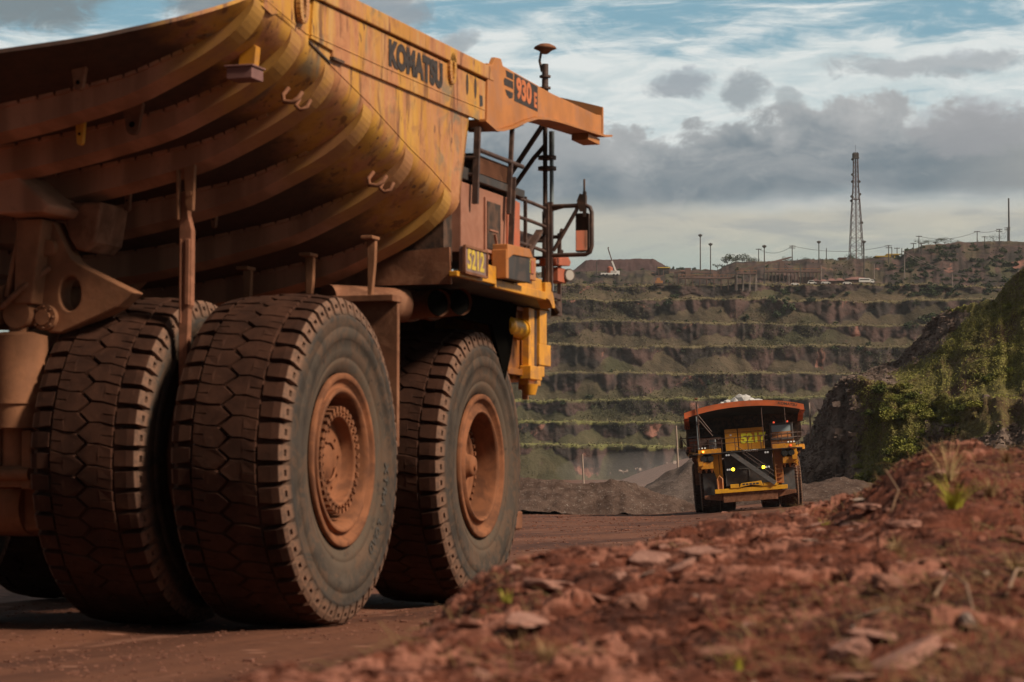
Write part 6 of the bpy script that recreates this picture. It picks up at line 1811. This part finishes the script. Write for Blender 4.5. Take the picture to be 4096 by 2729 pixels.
# conveyor platform on legs and the long trestle
def frame_struct(name, label, x0, x1, yt, yb, Yd, nleg, dep, rail=True, mat=M['ironwork'], legm=None):
    Yd = min(wall_pt(x0, yb).y, wall_pt(x1, yb).y, wall_pt((x0 + x1) / 2, yb).y) - dep; p = at(x0, yb, Yd); w = (x1 - x0) / FPX * Yd; h = (yb - yt) / FPX * Yd; o = empty(name, p); tag(o, label, 'industrial structure')
    b = MB(); b.box(0, w, 0, dep, h - .9, h - .1); b.build('gallery', mat, o)
    for i in range(nleg):
        b = MB(); x = w * i / (nleg - 1)
        for y in (.2, dep - .2): b.bar((x, y, -3), (x, y, h - .9), .32, .32)
        b.tube([(x, .2, 0), (x, dep - .2, h * .7)], .12, 4); b.build('leg', legm or mat, o)
    if rail:
        b = MB(); b.bar((0, 0, h + .9), (w, 0, h + .9), .12, .12)
        for i in range(int(w / 2) + 1): b.bar((i * w / int(w / 2), 0, h - .1), (i * w / int(w / 2), 0, h + .9), .1, .1)
        b.build('railing', M['hut_orange'], o)
    return o, w, h


o, w, h = frame_struct('conveyor_platform', 'steel platform with pale legs and equipment on its deck, left of the trestle', 2951, 3030, 1088, 1138, 1424, 4, 6, legm=M['polepale'])
b = MB(); b.box(1.5, 3.6, 1, 3, h, h + 2.2); b.box(6.8, 8.4, 1, 3, h, h + 2.4); b.bar((3, 2, h + 1.5), (w + 18, 4, h + 8), .7, .7); b.build('machinery', M['ironwork'], o)
o, w, h = frame_struct('conveyor_trestle', 'long dark conveyor trestle on many columns behind the red roofs', 3062, 3290, 1080, 1122, 1450, 16, 5)
b = MB(); b.box(w * .1, w * .5, 4.0, 4.8, -2, h * .55); b.box(w * .62, w * .9, 4.0, 4.8, -2, h * .4); b.build('shed_wall', M['ironwork'], o)
b = MB(); b.bar((w * .05, 1.5, h + 3.5), (w * .30, 1.5, h + 5.5), 1.0, .7); b.bar((w * .30, 1.5, h + 5.5), (w * .42, 1.5, h + .8), .7, .6); b.box(w * .26, w * .34, 0, 3, h, h + 4.6); b.build('transfer_chute', M['ironwork'], o)
o, w, h = frame_struct('conveyor_gallery', 'low brown conveyor gallery between the stockpile and the platform', 2716, 2945, 1106, 1136, 1440, 9, 4)
b = MB(); b.bar((0, 2, h + 3.0), (w * .33, 2, h - .2), 1.0, .8); b.box(w * .12, w * .22, 0, 3, h, h + 4.5); b.box(w * .6, w * .68, 0, 3, h, h + 2.5); b.build('transfer_tower', M['ironwork'], o)
o, w, h = frame_struct('conveyor_bridge', 'thin rusty conveyor bridge on the skyline before the dark thicket', 2700, 2880, 1084, 1102, 1496, 7, 3, False)

# ore stockpile: a long flat-topped heap
nx, ny = 120, 40; xs = np.linspace(2270, 2700, nx); us = np.linspace(-1, 1, ny); XX, UU = np.meshgrid(xs, us)
top = np.interp(XX, [2270, 2290, 2345, 2420, 2520, 2560, 2620, 2660, 2700], [1098, 1090, 1046, 1045, 1043, 1041, 1043, 1066, 1100])
Yq = 1530 + 30 * UU; hz = (1104 - top) / FPX * 1530 * np.clip(1.7 * (1 - np.abs(UU)), 0, 1)
tag(grid_mesh('stockpile', (XX - 2048) / FPX * Yq, Yq, CAMZ + (HOR - 1104) / FPX * 1530 + hz + .5 * fbm(XX * .08, UU * 4, None, 3, 5), M['stockpile']), 'long flat-topped dark red ore stockpile on the horizon', 'stockpile')

# wooden posts near the safety ridge
for a, yt, yb, Yd, r_, lab in ((2335, 1818, 1948, 211, .07, 'leaning wooden post behind the gravel ridge'), (2711, 1704, 1846, 262, .09, 'tallest wooden post left of the distant truck'), (3241, 1612, 1700, 252, .08, 'short wooden post right of the distant truck')):
    p = at(a, yb, Yd); q = MB(); h = (yb - yt) / FPX * Yd; q.tube([(p.x, p.y, p.z - 3.2), (p.x, p.y, p.z), (p.x - .05 * h, p.y, p.z + h)], r_, 8); tag(q.build('wooden_post', M['wood']), lab, 'post', 'wooden posts on the pit floor')
# scattered white blocks along the ramp edge
gq = np.random.default_rng(77)
for k in range(12):
    a = float(gq.uniform(2440, 2760)); c = 1900 - (a - 2440) * .16 + float(gq.uniform(-6, 10)) - 8; Yd = 500 + float(gq.uniform(-20, 40))
    s = float(gq.uniform(.12, .42)); pt = at(a, c, Yd); me = stones[k % 6].copy(); me.materials.clear(); me.materials.append(M['stone_grey'])
    o = bpy.data.objects.new('boulder', me); COL.objects.link(o); o.location = pt; o.scale = (s, s, s * .8); o.rotation_euler = (k, k * 2, k * 3)
    tag(o, 'pale boulder lying along the edge of the dusty ramp in the pit', 'rock', 'boulders along the pit ramp')
# thin dust drifting over the ramp and the air of the pit
def vol(name, mat_name, dens, col, mesh_fn, label, cat):
    m = bpy.data.materials.new(mat_name); m.use_nodes = True; t = m.node_tree; t.nodes.clear()
    o_ = t.nodes.new('ShaderNodeOutputMaterial'); v = t.nodes.new('ShaderNodeVolumePrincipled'); v.inputs['Density'].default_value = dens; v.inputs['Color'].default_value = (*col, 1); v.inputs['Anisotropy'].default_value = .1
    t.links.new(v.outputs[0], o_.inputs['Volume']); o = mesh_fn(name, m); return tag(o, label, cat, kind='stuff')


def haze_box(name, m):
    b = MB(); b.box(-700, 900, -60, 2700, -14, 260); return b.build(name, m)


vol('haze', 'pit_air', .00005, (.80, .84, .88), haze_box, 'thin pale haze filling the air of the pit', 'haze')


def puff(name, m):
    bm = bmesh.new(); bmesh.ops.create_icosphere(bm, subdivisions=3, radius=1)
    for v in bm.verts:
        v.co.x *= 17 + 4 * v.co.z; v.co.y *= 22; v.co.z *= 4.2
    me = bpy.data.meshes.new(name); bm.to_mesh(me); bm.free(); me.materials.append(m)
    o = bpy.data.objects.new(name, me); COL.objects.link(o); o.location = (24, 420, 4.0); return o


vol('dust', 'drifting_dust', .006, (.86, .78, .74), puff, 'pale dust drifting over the ramp behind the distant truck', 'dust')
